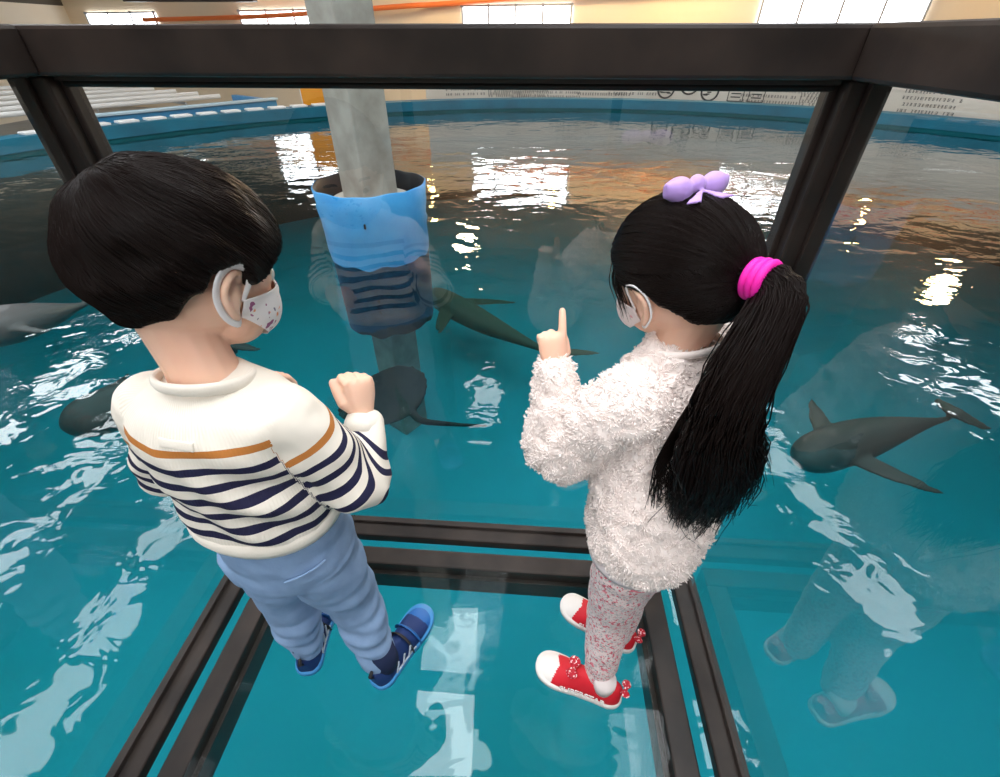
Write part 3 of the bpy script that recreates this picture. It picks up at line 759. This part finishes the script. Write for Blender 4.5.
bp = N('ShaderNodeBump'); bp.inputs['Strength'].default_value = .25; bp.inputs['Distance'].default_value = .0008; L(wv.outputs[0], bp.inputs['Height']); L(bp.outputs[0], b.inputs['Normal'])
bm = bmesh.new()
sw = [((-.360,.452,.525),.104,.080),((-.360,.452,.550),.118,.092),((-.364,.450,.60),.118,.090),((-.366,.448,.66),.114,.084),((-.366,.447,.71),.118,.080),((-.364,.449,.742),.102,.068),((-.363,.452,.760),.066,.052),((-.362,.453,.772),.047,.044)]
sw = smooth_path([(*c, w, d) for c, w, d in sw], 26)
loft(bm, [ring_pts(s_[:3], rt, fr, s_[3], s_[4], 32, .92) for s_ in sw])
def sleeve(S, E_, W_, r):
    p = [tuple(S)+(r[0],), tuple(S.lerp(E_,.5))+(r[1],), tuple(E_)+(r[2],), tuple(E_.lerp(W_,.5))+(r[3],), tuple(W_)+(r[4],)]
    q = smooth_path(p, 16); tube(bm, [s_[:3] for s_ in q], [s_[3] for s_ in q], 18)
sleeve(BSH, BEL, BWR-hx*.008, (.048,.047,.046,.038,.026)); sleeve(BSHL, BELL, BWRL, (.048,.044,.042,.035,.026))
me = remesh(bm, .0034, 7)
co = coords(me)
dA, tA = sdist(co, BSH, BEL); dF, tF = sdist(co, BEL, BWR); dA2, tA2 = sdist(co, BSHL, BELL); dF2, tF2 = sdist(co, BELL, BWRL)
LA, LF = (BEL-BSH).length, (BWR-BEL).length
rel = co-np.array([-.365,.45,0]); lat = rel@np.array(rt); fro = rel@np.array(fr)
tors = np.sqrt((lat/.112)**2+(fro/.085)**2)-1
sl_t = .028+tA*LA; sl_f = .028+LA+tF*LF
armR = np.minimum(dA, dF)-.046; armL = np.minimum(dA2, dF2)-.046
stripe = (.780-co[:,2])
def sl_coord(S, E_, W_, off):
    a = np.array((E_-S).normalized()); b_ = np.array((W_-E_).normalized()); r_ = co-np.array(E_)
    w = 1/(1+np.exp((r_@(a+b_)/np.linalg.norm(a+b_))/.010)); lin = (E_-S).length
    return off+lin + w*(r_@a)+(1-w)*(r_@b_)
isR = (armR < tors*.1) & (lat > .085); isL = (armL < tors*.1) & (lat < -.085)
stripe = np.where(isR, sl_coord(BSH,BEL,BWR,.028), stripe); stripe = np.where(isL, sl_coord(BSHL,BELL,BWRL,.028), stripe)
wob = np.array([noise.noise(Vector(p)*11) for p in co]); stripe += wob*.016*np.clip((.76-co[:,2])/.1,0,1)
attr(me, 'stripe', stripe); ang = np.arctan2(fro/.085, lat/.112)
attr(me, 'rib', ang*150*np.where(isR|isL,0,1))
def folds(p, n_):
    k_ = max(0, min(1,(.74-p.z)/.1)); q = Vector((p.x*9,p.y*9,p.z*26))
    e = .0060*noise.noise(q+Vector((3,0,0)))*k_ + .0065*noise.noise(p*14)*k_ + .0015*noise.noise(p*35)
    # diagonal bunching towards the raised arm
    s_ = (p.z-.60)+.75*(p.x+.30); e += .0065*math.sin(s_*85)*math.exp(-((p.x+.31)/.07)**2)*math.exp(-((p.z-.62)/.08)**2)
    return e
displace(me, folds); swt = link('sweater', me, M_sweat, boy)
bm = bmesh.new()  # collar, cuffs and hem are raised ribs
rp = ring_pts((-.362,.453,.768), rt, fr, .054, .048, 40); rp = [p+Vector((0,0,-.016*((p-Vector((-.362,.453,.768))).dot(fr))/.05)) for p in rp]
R_ = [bm.verts.new(p) for p in rp]
for p in []: pass
bm.free(); bm = bmesh.new(); rings = []
for k_ in range(len(rp)):
    c = rp[k_]; d = (rp[(k_+1)%40]-rp[k_-1]).normalized(); a, bb = frame_of(d)
    rings.append([c+a*(.0045*math.cos(2*PI*q/10))+bb*(.0085*math.sin(2*PI*q/10)) for q in range(10)])
rings.append(rings[0]); loft(bm, rings, cap=False)
M_cream = mat('cream_rib', (.84,.79,.71), .85, sheen=.3, bump=(220,.5,.001)); obj('collar', bm, M_cream, swt, True)
bm = bmesh.new(); add_box(bm, (0,0,0), (.046,.004,.012), .0015, Matrix.Translation(Vector((-.372,.374,.728))) @ Matrix.Rotation(math.radians(-byaw),4,'Z') @ Matrix.Rotation(math.radians(-22),4,'X'))
obj('neck_tab', bm, M_cream, swt, True)
rings = []; bm = bmesh.new()
for zz, g in ((.518,.0),(.518,.006),(.530,.010),(.545,.008),(.550,.0)): rings.append(ring_pts((-.360,.452,zz), rt, fr, .109+g, .086+g, 40, .92))
loft(bm, rings, cap=False); obj('hem_band', bm, M_cream, swt, True)
bm = bmesh.new(); d = (BWR-BEL).normalized(); tube(bm, [BWR-d*.022,BWR-d*.004,BWR+d*.006], [.030,.028,.025], 20, dome=False); obj('cuff', bm, M_cream, swt, True)
# trousers
M_jog = mat('blue_jersey', (.25,.38,.60), .9, bump=(260,.35,.001), var=(40,(.20,.31,.52),.7))
bm = bmesh.new()
pr = smooth_path([(-.358,.452,.555,.102,.078),(-.354,.452,.48,.108,.084),(-.356,.450,.42,.108,.086),(-.358,.450,.375,.092,.074)], 10)
loft(bm, [ring_pts(s_[:3], rt, fr, s_[3], s_[4], 28) for s_ in reversed(pr)])
def leg(hip, knee, ank, r):
    p = [tuple(hip)+(r[0],), tuple(hip.lerp(knee,.5))+(r[1],), tuple(knee)+(r[2],), tuple(knee.lerp(ank,.55))+(r[3],), tuple(ank+Vector((0,0,-.012)))+(r[4],)]
    q = smooth_path(p, 16); tube(bm, [s_[:3] for s_ in q], [s_[3] for s_ in q], 20, dome=False)
leg(bk['hipR'],bk['kneeR'],bk['ankR'],(.068,.062,.052,.043,.034)); leg(bk['hipL'],bk['kneeL'],bk['ankL'],(.068,.062,.053,.045,.034))
me = remesh(bm, .0038, 5)
displace(me, lambda p, n_: .007*noise.noise(Vector((p.x*10,p.y*10,p.z*24)))+.003*noise.noise(p*22)+(.003*math.sin(p.z*150+6*p.x*10)*math.exp(-((p.z-.13)/.06)**2))+.002*noise.noise(Vector((p.x*20,p.y*20,p.z*50))))
tr = link('trousers', me, M_jog, boy)
bm = bmesh.new(); pk = []
for i in range(14):
    t = i/13; a = math.radians(-62+ 34*t); zz = .455+.012*t; q = Vector((-.355,.450,zz))+rt*(math.cos(a)*.112)+fr*(math.sin(a)*.092); pk.append(q)
tube(bm, pk, .0022, 6); obj('pocket_seam', bm, M_jog, tr, True)
for hl, tl in ((G(376,688,0),G(428,610,0)),(G(308,676,0),G(326,597,0))):
    o, P3, wid, Ls = shoe(boy, .06, hl, tl, .070, 'blue')
    for k_, (ta, m_) in enumerate(((.50,M_ink),(.62,MS['blue_light']))):
        bm = bmesh.new(); pts = []
        for i in range(13):
            a = PI*i/12; w = wid(ta); h = np.interp(ta,[.3,.42,.55,.7],[.058,.062,.052,.040]); pts.append(P3(ta, w*1.0*math.cos(a)*(1-.2*math.sin(a)), .012+(h-.010)*math.sin(a)**.75+.001))
        tube(bm, pts, .0065, 8, flat=.3, dome=False, ref=Vector((0,0,1))); obj('strap', bm, m_, o, True)
    bm = bmesh.new(); tube(bm, [P3(.03,0,.045),P3(-.02,0,.062),P3(.02,0,.070)], .004, 8, flat=.5); obj('heel_tab', bm, M_ink, o, True)
    for s_ in (-1,1):
        bm = bmesh.new()
        for q in range(3):
            pts = [P3(.22+.10*q+.06*i/6, s_*wid(.3+.1*q)*(.99-.05*i/6), .018+.024*i/6) for i in range(7)]; tube(bm, pts, .0022, 6)
        tube(bm, [P3(.24+.3*i/8, s_*wid(.24+.3*i/8)*1.0, .019) for i in range(9)], .002, 6); obj('side_trim', bm, mat('silver_trim', (.45,.52,.62), .3), o, True)

# ------------------------------------------------------------------ GIRL
girl = empty('person', (0,0,0))
tag(girl, 'girl in a white fleece jacket with long ponytail and lilac bow, pointing a finger', 'person')
gyaw = -38; gf = Vector((math.sin(math.radians(gyaw)), math.cos(math.radians(gyaw)), 0)); gr = Vector((gf.y,-gf.x,0))
GM = Matrix.Translation((.240,.575,.852)) @ R3(-35, 14, -6); GS = .97
GN = Vector((.252,.530,.760))
GSH = GN - gr*.098 + Vector((0,0,-.05)); GEL = Vector((.092,.515,.575)); GWR = Vector((.082,.550,.700))
GSR = GN + gr*.098 + Vector((0,0,-.05)); GER = Vector((.385,.610,.56)); GWRR = Vector((.270,.690,.52))
gk = dict(hipR=Vector((.270,.470,.39)), hipL=Vector((.212,.430,.39)), kneeR=Vector((.262,.480,.215)), kneeL=Vector((.212,.430,.215)), ankR=Vector((.262,.468,.055)), ankL=Vector((.208,.388,.055)))
bm = bmesh.new(); head_skin(bm, GM, GS)
tube(bm, [GN+Vector((0,0,-.06)), GN+Vector((0,.01,.01)), GM @ Vector((-.028,0,-.05))], [.042,.036,.038], 16)
loft(bm, [ring_pts(p, gr, gf, w, d) for p, w, d in zip([(.243,.450,.40),(.245,.470,.48),(.248,.495,.60),(.250,.515,.69),(.252,.528,.755)], (.07,.075,.078,.085,.036), (.055,.055,.055,.055,.03))])
tube(bm, [GSH,GEL,GWR], [.026,.022,.0155], 12); tube(bm, [GSR,GER,GWRR], [.026,.022,.0155], 12)
for q in 'RL': tube(bm, [gk['hip'+q],gk['knee'+q],gk['ank'+q],gk['ank'+q]+Vector((-.04,.01,-.035))], [.042,.03,.019,.012], 12)
ghx = Vector((-.10,.40,.90)); 
hand(bm, GWR+ghx*.012, ghx, Vector((.30,-.92,.3)), -1, [(2,5,3),(72,85,45),(76,88,45),(80,88,45)], .93, (15,30))
hand(bm, GWRR+Vector((-.03,.02,0)), Vector((-.8,.5,0)), Vector((0,.3,.9)), 1, [(35,40,25)]*4, .95, (30,30))
link('body', remesh(bm, .0024, 3), M_skin, girl); face_parts(GM, girl, GS)
ZB_G = [(0,.46),(30,.42),(50,.25),(68,.02),(80,.02),(95,-.02),(110,-.22),(140,-.50),(180,-.56)]
tieL = Vector((-.93,.13,.06)).normalized()
def thG(d, az): return .011+.006*max(0,d.z)+.006*max(0,d.dot(tieL))**3
def grG(d):
    q = d-tieL*d.dot(tieL); e1 = tieL.cross(Vector((0,0,1))).normalized(); e2 = tieL.cross(e1); a = math.atan2(q.dot(e1), q.dot(e2))
    return .0012*noise.noise(Vector((math.cos(a)*9,math.sin(a)*9,1)))+.0010*noise.noise(Vector((math.cos(a)*22,math.sin(a)*22,4)))+.0012*noise.noise(d*2.5)
v, f = hair_shell(GM, GS, ZB_G, thG, grG); ghr = link('hair', py_mesh('hair', v, f), M_hair, girl)
paths = []
while len(paths) < 4000:
    d0 = Vector((random.gauss(0,1),random.gauss(0,1),random.gauss(0,1))).normalized()
    r, msk = hair_radius(d0, ZB_G, thG)
    if msk < .35 or d0.dot(tieL) > .93: continue
    a_end = random.uniform(.55,1); om = math.acos(max(-1,min(1,d0.dot(tieL)))); pts = []
    for k_ in range(12):
        t = a_end*k_/11; d = (d0*math.sin((1-t)*om)+tieL*math.sin(t*om))/math.sin(om); d.normalize(); d = (d+Vector((0,0,-.10*math.sin(PI*t)*(1 if d.z < .3 else 0)))).normalized()
        r, msk = hair_radius(d, ZB_G, thG); r = max(r, cran_r(d)+.004)
        pts.append(GM @ (d*((r+grG(d)+.0006+.0012*random.random())*GS)))
    paths.append(pts)
for q in range(28):   # loose wisps in front of the ears
    s_ = 1; y0 = s_*(.055+.02*random.random()); x0 = .050+.022*random.random()
    pth = smooth_path([(x0-.02,y0*.85,.055),(x0-.012,y0+.004,.010),(x0-.018,y0+.004,-.02),(x0-.022+.006*random.random(),y0-.002,-.035-.02*random.random())], 10)
    paths.append([GM @ (Vector(p)*GS) for p in pth])
strands_mesh('hair_strands', paths, .0008, M_strand, ghr)
# ponytail
tie = GM @ (tieL*(.112*GS))
pt = smooth_path([(*(GM @ (tieL*.095*GS)),.020,.018),(*tie,.018,.018),(tie.x+.018,tie.y-.033,tie.z-.008,.024,.022),(.266,.405,.790,.036,.026),(.262,.392,.72,.046,.028),(.276,.390,.665,.056,.028),(.280,.392,.625,.046,.018),(.286,.395,.600,.022,.008)], 34)
bm = bmesh.new(); rings = []; sidev = Vector((.93,.30,.1)).normalized()
for i, s_ in enumerate(pt):
    c = Vector(s_[:3]); d = (Vector(pt[min(i+1,33)][:3])-Vector(pt[max(i-1,0)][:3])).normalized(); a = (sidev-d*sidev.dot(d)).normalized(); bb = d.cross(a)
    rings.append([c+a*(s_[3]*.92*(1+.07*noise.noise(Vector((k_*.9,i*.03,0))))*math.cos(2*PI*k_/48))+bb*(s_[4]*.92*(1+.10*noise.noise(Vector((k_*.9,i*.03,3))))*math.sin(2*PI*k_/48)) for k_ in range(48)])
loft(bm, rings); pony = obj('ponytail', bm, M_hair, girl, True)
paths = []
for q in range(1500):
    a = random.uniform(0,2*PI); rad = random.uniform(.80,1.06)
    fr_ = random.uniform(.70,1.22); w1 = random.gauss(0,.10); wv_ = random.gauss(0,.006); st = random.uniform(0,.4); e2 = Vector((random.gauss(0,.014),0,-abs(random.gauss(0,.030)))); pts = []
    for i in range(16):
        t = (st+(fr_-st)*i/15)*33; k_ = min(int(t),32); u = min(t-k_,2.5); s_ = pt[k_]*(1-u)+pt[k_+1]*u
        c = Vector(s_[:3]); d = (Vector(pt[k_+1][:3])-Vector(pt[k_][:3])).normalized(); av = (sidev-d*sidev.dot(d)).normalized(); bb = d.cross(av)
        aa = a+w1*math.sin(i*.5); over = max(0,t/33-.75)
        pts.append(c+av*(max(s_[3],.02)*rad*math.cos(aa))+bb*(max(s_[4],.012)*rad*math.sin(aa))+av*(over*.05*w1*6+wv_*math.sin(i*.9)*min(1,i/6)) + e2*max(0,(i-8)/7)**1.5)
    paths.append(pts)
for q in range(70):    # hair sweeping past the shoulder on the left
    o_ = random.uniform(-.006,.006); e_ = random.uniform(-.02,.02)
    p_ = smooth_path([tuple(tie+Vector((0,-.02,-.01))),(.240+o_,.412,.80),(.212+o_,.398,.73),(.204+o_+e_*.3,.392,.67),(.216+e_,.388,.625+random.uniform(-.04,.03))], 14); paths.append(p_)
strands_mesh('ponytail_strands', paths, .0012, M_strand, pony, .3)
# hair tie and bow
M_pink = mat('pink_elastic', (.90,.02,.42), .6, bump=(90,.4,.002)); bm = bmesh.new()
td = (Vector(pt[6][:3])-Vector(pt[3][:3])).normalized(); ta, tb2 = frame_of(td)
for off, r in ((.000,.019),(.008,.020),(.016,.020)):
    cc = tie+td*off; rings = []
    for k_ in range(29):
        a = 2*PI*k_/28; c = cc+ta*(r*math.cos(a))+tb2*(r*math.sin(a)); rd = (c-cc).normalized()
        rings.append([c+rd*(.0055*math.cos(2*PI*q/10))+td*(.0052*math.sin(2*PI*q/10)) for q in range(10)])
    loft(bm, rings, cap=False)
o = obj('hair_tie', bm, M_pink, girl, True); o['label'] = 'bright pink hair tie'
M_lilac = mat('lilac_ribbon', (.50,.32,.78), .45, sheen=.2)
bt = GM @ (Vector((-.022,-.004,.100))*GS); bx = Vector((.93,.30,.06)).normalized(); bz = Vector((0,0,1)); bz = (bz-bx*bz.dot(bx)).normalized(); by = bz.cross(bx)
bm = bmesh.new()
for s_ in (-1,1):
    rings = []
    for i in range(9):
        t = i/8; x_ = s_*(.004+.036*t); hgt = .005+.010*math.sin(PI*min(1,t*1.05)**.8)+.004*t; thk = .004+.010*math.sin(PI*t)
        rings.append([bt+bx*(x_*1.08)+bz*(.004+hgt*1.05*math.sin(2*PI*k_/16)*.9+.004*t)+by*(thk*math.cos(2*PI*k_/16)) for k_ in range(16)])
    loft(bm, rings)
    loft(bm, [[bt+bx*(s_*(.002+.022*t)) + by*(-.012-.018*t)+bz*(.004-.006*t)+bx*(w_*(.003+.008*t))+bz*h_ for w_, h_ in ((-1,0),(1,0),(1,.003),(-1,.003))] for t in (0,.5,1)])
ellipsoid(bm, bt+bz*.010, (.010,.011,.011), u=16, v=10)
me = remesh(bm, .0018, 2); o = link('hair_bow', me, M_lilac, girl); o['label'] = 'lilac ribbon bow'
face_mask(GM, GS, girl, mask_mat('girl_mask', (.88,.80,.82), [((.80,.45,.50),95,.68)]), azmax=76, wide=False, label='pale pink mask with thin ear loops')
# fleece jacket
M_fleece = mat('fleece_base', (.95,.86,.83), 1.0, spec=0, bump=(90,.4,.003))
M_tuft = mat('fleece_tuft', (.96,.87,.84), 1.0, spec=0)
bm = bmesh.new()
gj = smooth_path([(.238,.448,.432,.082,.066),(.240,.450,.446,.100,.082),(.243,.458,.48,.108,.088),(.247,.480,.58,.104,.086),(.250,.505,.66,.104,.080),(.252,.522,.715,.098,.072),(.252,.529,.748,.058,.050),(.252,.532,.768,.045,.042)], 26)
loft(bm, [ring_pts(s_[:3], gr, gf, s_[3], s_[4], 32, .95) for s_ in gj])
sleeve(GSH, GEL, GWR, (.050,.050,.050,.042,.030)); sleeve(GSR, GER, GWRR, (.050,.048,.046,.040,.030))
me = remesh(bm, .004, 7)
displace(me, lambda p, n_: .006*noise.noise(p*12)+.0045*noise.noise(p*38)+.003*noise.noise(p*75)+.002)
jk = link('fleece_jacket', me, M_fleece, girl)
co, no = coords(me), normals(me); idx = rng.randint(0, len(co), 48000); v, f = [], []
for i in idx:
    n_ = Vector(no[i]); p = Vector(co[i])+Vector([random.uniform(-.003,.003) for _ in range(3)]); q = noise.noise_vector(p*60)
    d = (n_*.45+q*1.3+Vector((0,0,-.15))).normalized(); a, bb = frame_of(d); ln = random.uniform(.0035,.0062); r = random.uniform(.0008,.0014); b0 = len(v)
    tipd = (d+q*.6).normalized()
    for k_ in range(4): c, s_ = math.cos(PI/2*k_), math.sin(PI/2*k_); v.append(p+(a*c+bb*s_)*r)
    for k_ in range(4): c, s_ = math.cos(PI/2*k_), math.sin(PI/2*k_); v.append(p+d*ln*.5+(a*c+bb*s_)*r*.8)
    v.append(p+d*ln*.5+tipd*ln*.5)
    for k_ in range(4):
        k2 = (k_+1)%4; f.append((b0+k_,b0+k2,b0+4+k2,b0+4+k_)); f.append((b0+4+k_,b0+4+k2,b0+8))
link('fleece_pile', py_mesh('fleece_pile', v, f), M_tuft, jk)['kind'] = 'stuff'
rings = []; bm = bmesh.new(); c0 = Vector((.252,.532,.766))
for k_ in range(37):
    a = 2*PI*k_/36; c = c0+gr*(.046*math.cos(a))+gf*(.044*math.sin(a))+Vector((0,0,-.014*math.sin(a))); rd = (c-c0).normalized()
    rings.append([c+rd*(.004*math.cos(2*PI*q/10))+Vector((0,0,.006*math.sin(2*PI*q/10))) for q in range(10)])
loft(bm, rings, cap=False); obj('collar', bm, M_fleece, jk, True)
rings = []; bm = bmesh.new()
for zz, g in ((.426,.0),(.426,.006),(.436,.008),(.446,.004)): rings.append(ring_pts((.239,.449,zz), gr, gf, .092+g, .075+g, 40))
loft(bm, rings, cap=False); obj('hem_band', bm, mat('jacket_binding', (.80,.72,.74), .8), jk, True)
# floral leggings
M_flor = mat('floral_cotton', (.80,.66,.66), .85, sheen=.2); nt = M_flor.node_tree; b = nt.nodes['Principled BSDF']; L = nt.links.new; N = nt.nodes.new
tc = N('ShaderNodeTexCoord'); prev = None
for i, (col, sc_, th, wd) in enumerate((((.55,.50,.52),230,.56,.03),((.62,.09,.14),165,.60,.02),((.28,.30,.30),260,.64,.02),((.75,.20,.26),110,.655,.02))):
    vo = N('ShaderNodeTexNoise'); vo.inputs['Scale'].default_value = sc_; vo.inputs['Detail'].default_value = 1; mp = N('ShaderNodeMapping'); mp.inputs['Location'].default_value = (i*2.3,i,i*.7)
    L(tc.outputs['Object'], mp.inputs[0]); L(mp.outputs[0], vo.inputs['Vector']); mr = N('ShaderNodeMapRange'); mr.inputs[1].default_value = th; mr.inputs[2].default_value = th+wd; L(vo.outputs['Fac'], mr.inputs[0])
    mx = N('ShaderNodeMix'); mx.data_type = 'RGBA'; mx.inputs[7].default_value = (*col,1)
    if prev: L(prev.outputs[2], mx.inputs[6])
    else: mx.inputs[6].default_value = (.80,.66,.66,1)
    L(mr.outputs[0], mx.inputs[0]); prev = mx
L(prev.outputs[2], b.inputs['Base Color'])
bm = bmesh.new()
pr = smooth_path([(.240,.452,.47,.080,.066),(.241,.452,.42,.084,.070),(.242,.452,.36,.074,.062)], 8)
loft(bm, [ring_pts(s_[:3], gr, gf, s_[3], s_[4], 28) for s_ in reversed(pr)])
leg(gk['hipR'],gk['kneeR'],gk['ankR'],(.050,.048,.040,.036,.030)); leg(gk['hipL'],gk['kneeL'],gk['ankL'],(.052,.050,.043,.038,.031))
me = remesh(bm, .0038, 6); displace(me, lambda p, n_: .003*noise.noise(Vector((p.x*12,p.y*12,p.z*30)))+.002*noise.noise(p*30))
o = link('leggings', me, M_flor, girl); o['label'] = 'pale pink leggings with a small red floral print'
M_dots = mask_mat('dotted_ribbon', (.50,.01,.03), [((.9,.85,.85),260,.60)])
for n_s, (hl, tl) in enumerate(((G(620,700,0),G(537,664,0)),(G(634,648,0),G(562,603,0)))):
    o, P3, wid, Ls = shoe(girl, .06, hl, tl, .068, 'red'); o['label'] = 'red canvas shoe with white toe cap'
    for (ta, zb_, sc_) in ((.58,.056,1.0),(-.01,.058,.75)):
        bm = bmesh.new()
        for s_ in (-1,1):
            rings = []
            for i in range(7):
                t = i/6; hh = (.003+.010*math.sin(PI*t*.8+.3))*sc_
                rings.append([P3(ta+hh*math.cos(2*PI*k_/12)/Ls*1.0, s_*(.002+.020*t)*sc_, zb_+.002+hh*.45*math.sin(2*PI*k_/12)+.003*t) for k_ in range(12)])
            loft(bm, rings)
        ellipsoid(bm, P3(ta,0,zb_+.003), (.005*sc_,.005*sc_,.004*sc_), u=10, v=8)
        me = remesh(bm, .0012, 1); q_ = link('bow', me, M_dots, o); q_['label'] = 'red bow with white dots'
    # lettering along the side of the sole
    x = (Vector(tl)-Vector(hl)).normalized()
    tl_ = text_mesh('side_lettering', 'SUPERSTAR', .0185, Matrix(), MS['white_rubber'], o)
    tl_['label'] = 'white capital lettering'
    for v in tl_.data.vertices:
        t = .42 - v.co.x/Ls; v.co = P3(t, wid(t)+.0022-v.co.y*.30+v.co.z, .0245+v.co.y*.9)
# ================================================================== LIGHT AND CAMERA
def area(name, loc, rot, size, energy, col=(1,1,1)):
    l = bpy.data.lights.new(name, 'AREA'); l.shape = 'RECTANGLE'; l.size, l.size_y = size; l.energy = energy; l.color = col
    o = bpy.data.objects.new(name, l); C.objects.link(o); o.location = loc; o.rotation_euler = rot; return o
area('roof_light', (-1,1.5,5.9), (0,0,0), (7,7), 700, (1,.98,.96)).visible_glossy = False
for x, y, z, e in ((4,12.5,3.6,520),(11,10.5,3.6,150),(-1,13.5,3.6,320)):
    l = bpy.data.lights.new('wall_glow', 'POINT'); l.energy = e; l.color = (1,.72,.42); l.shadow_soft_size = .3; o = bpy.data.objects.new('wall_glow', l); C.objects.link(o); o.location = (x,y,z)
area('rear_fill', (-.5,-6.5,4.6), (math.radians(62),0,0), (6,3), 260, (1,.97,.94)).visible_glossy = False  # added fill from behind the camera, brightens the girl's jacket and legs
area('side_fill', (-14.5,1,4), (0,math.radians(-80),0), (3,8), 420, (.95,.97,1)).visible_glossy = False  # added fill from the left, makes the column's left face brighter
wl = bpy.data.worlds.new('world'); bpy.context.scene.world = wl; wl.use_nodes = True
wl.node_tree.nodes['Background'].inputs[0].default_value = (.75,.85,1,1); wl.node_tree.nodes['Background'].inputs[1].default_value = .6
cam = bpy.data.cameras.new('camera'); cam.sensor_width = 36; cam.lens = 36*F/1000; cam.clip_start = .02; cam.clip_end = 200
co_ = bpy.data.objects.new('camera', cam); C.objects.link(co_); co_.location = (0,0,H); co_.rotation_euler = (PI/2-PITCH,0,0)
bpy.context.scene.camera = co_
s = bpy.context.scene
s.view_settings.view_transform = 'Standard'; s.view_settings.look = 'None'; s.view_settings.exposure = 0
s.cycles.transparent_max_bounces = 24; s.cycles.max_bounces = 8; s.cycles.sample_clamp_indirect = 6
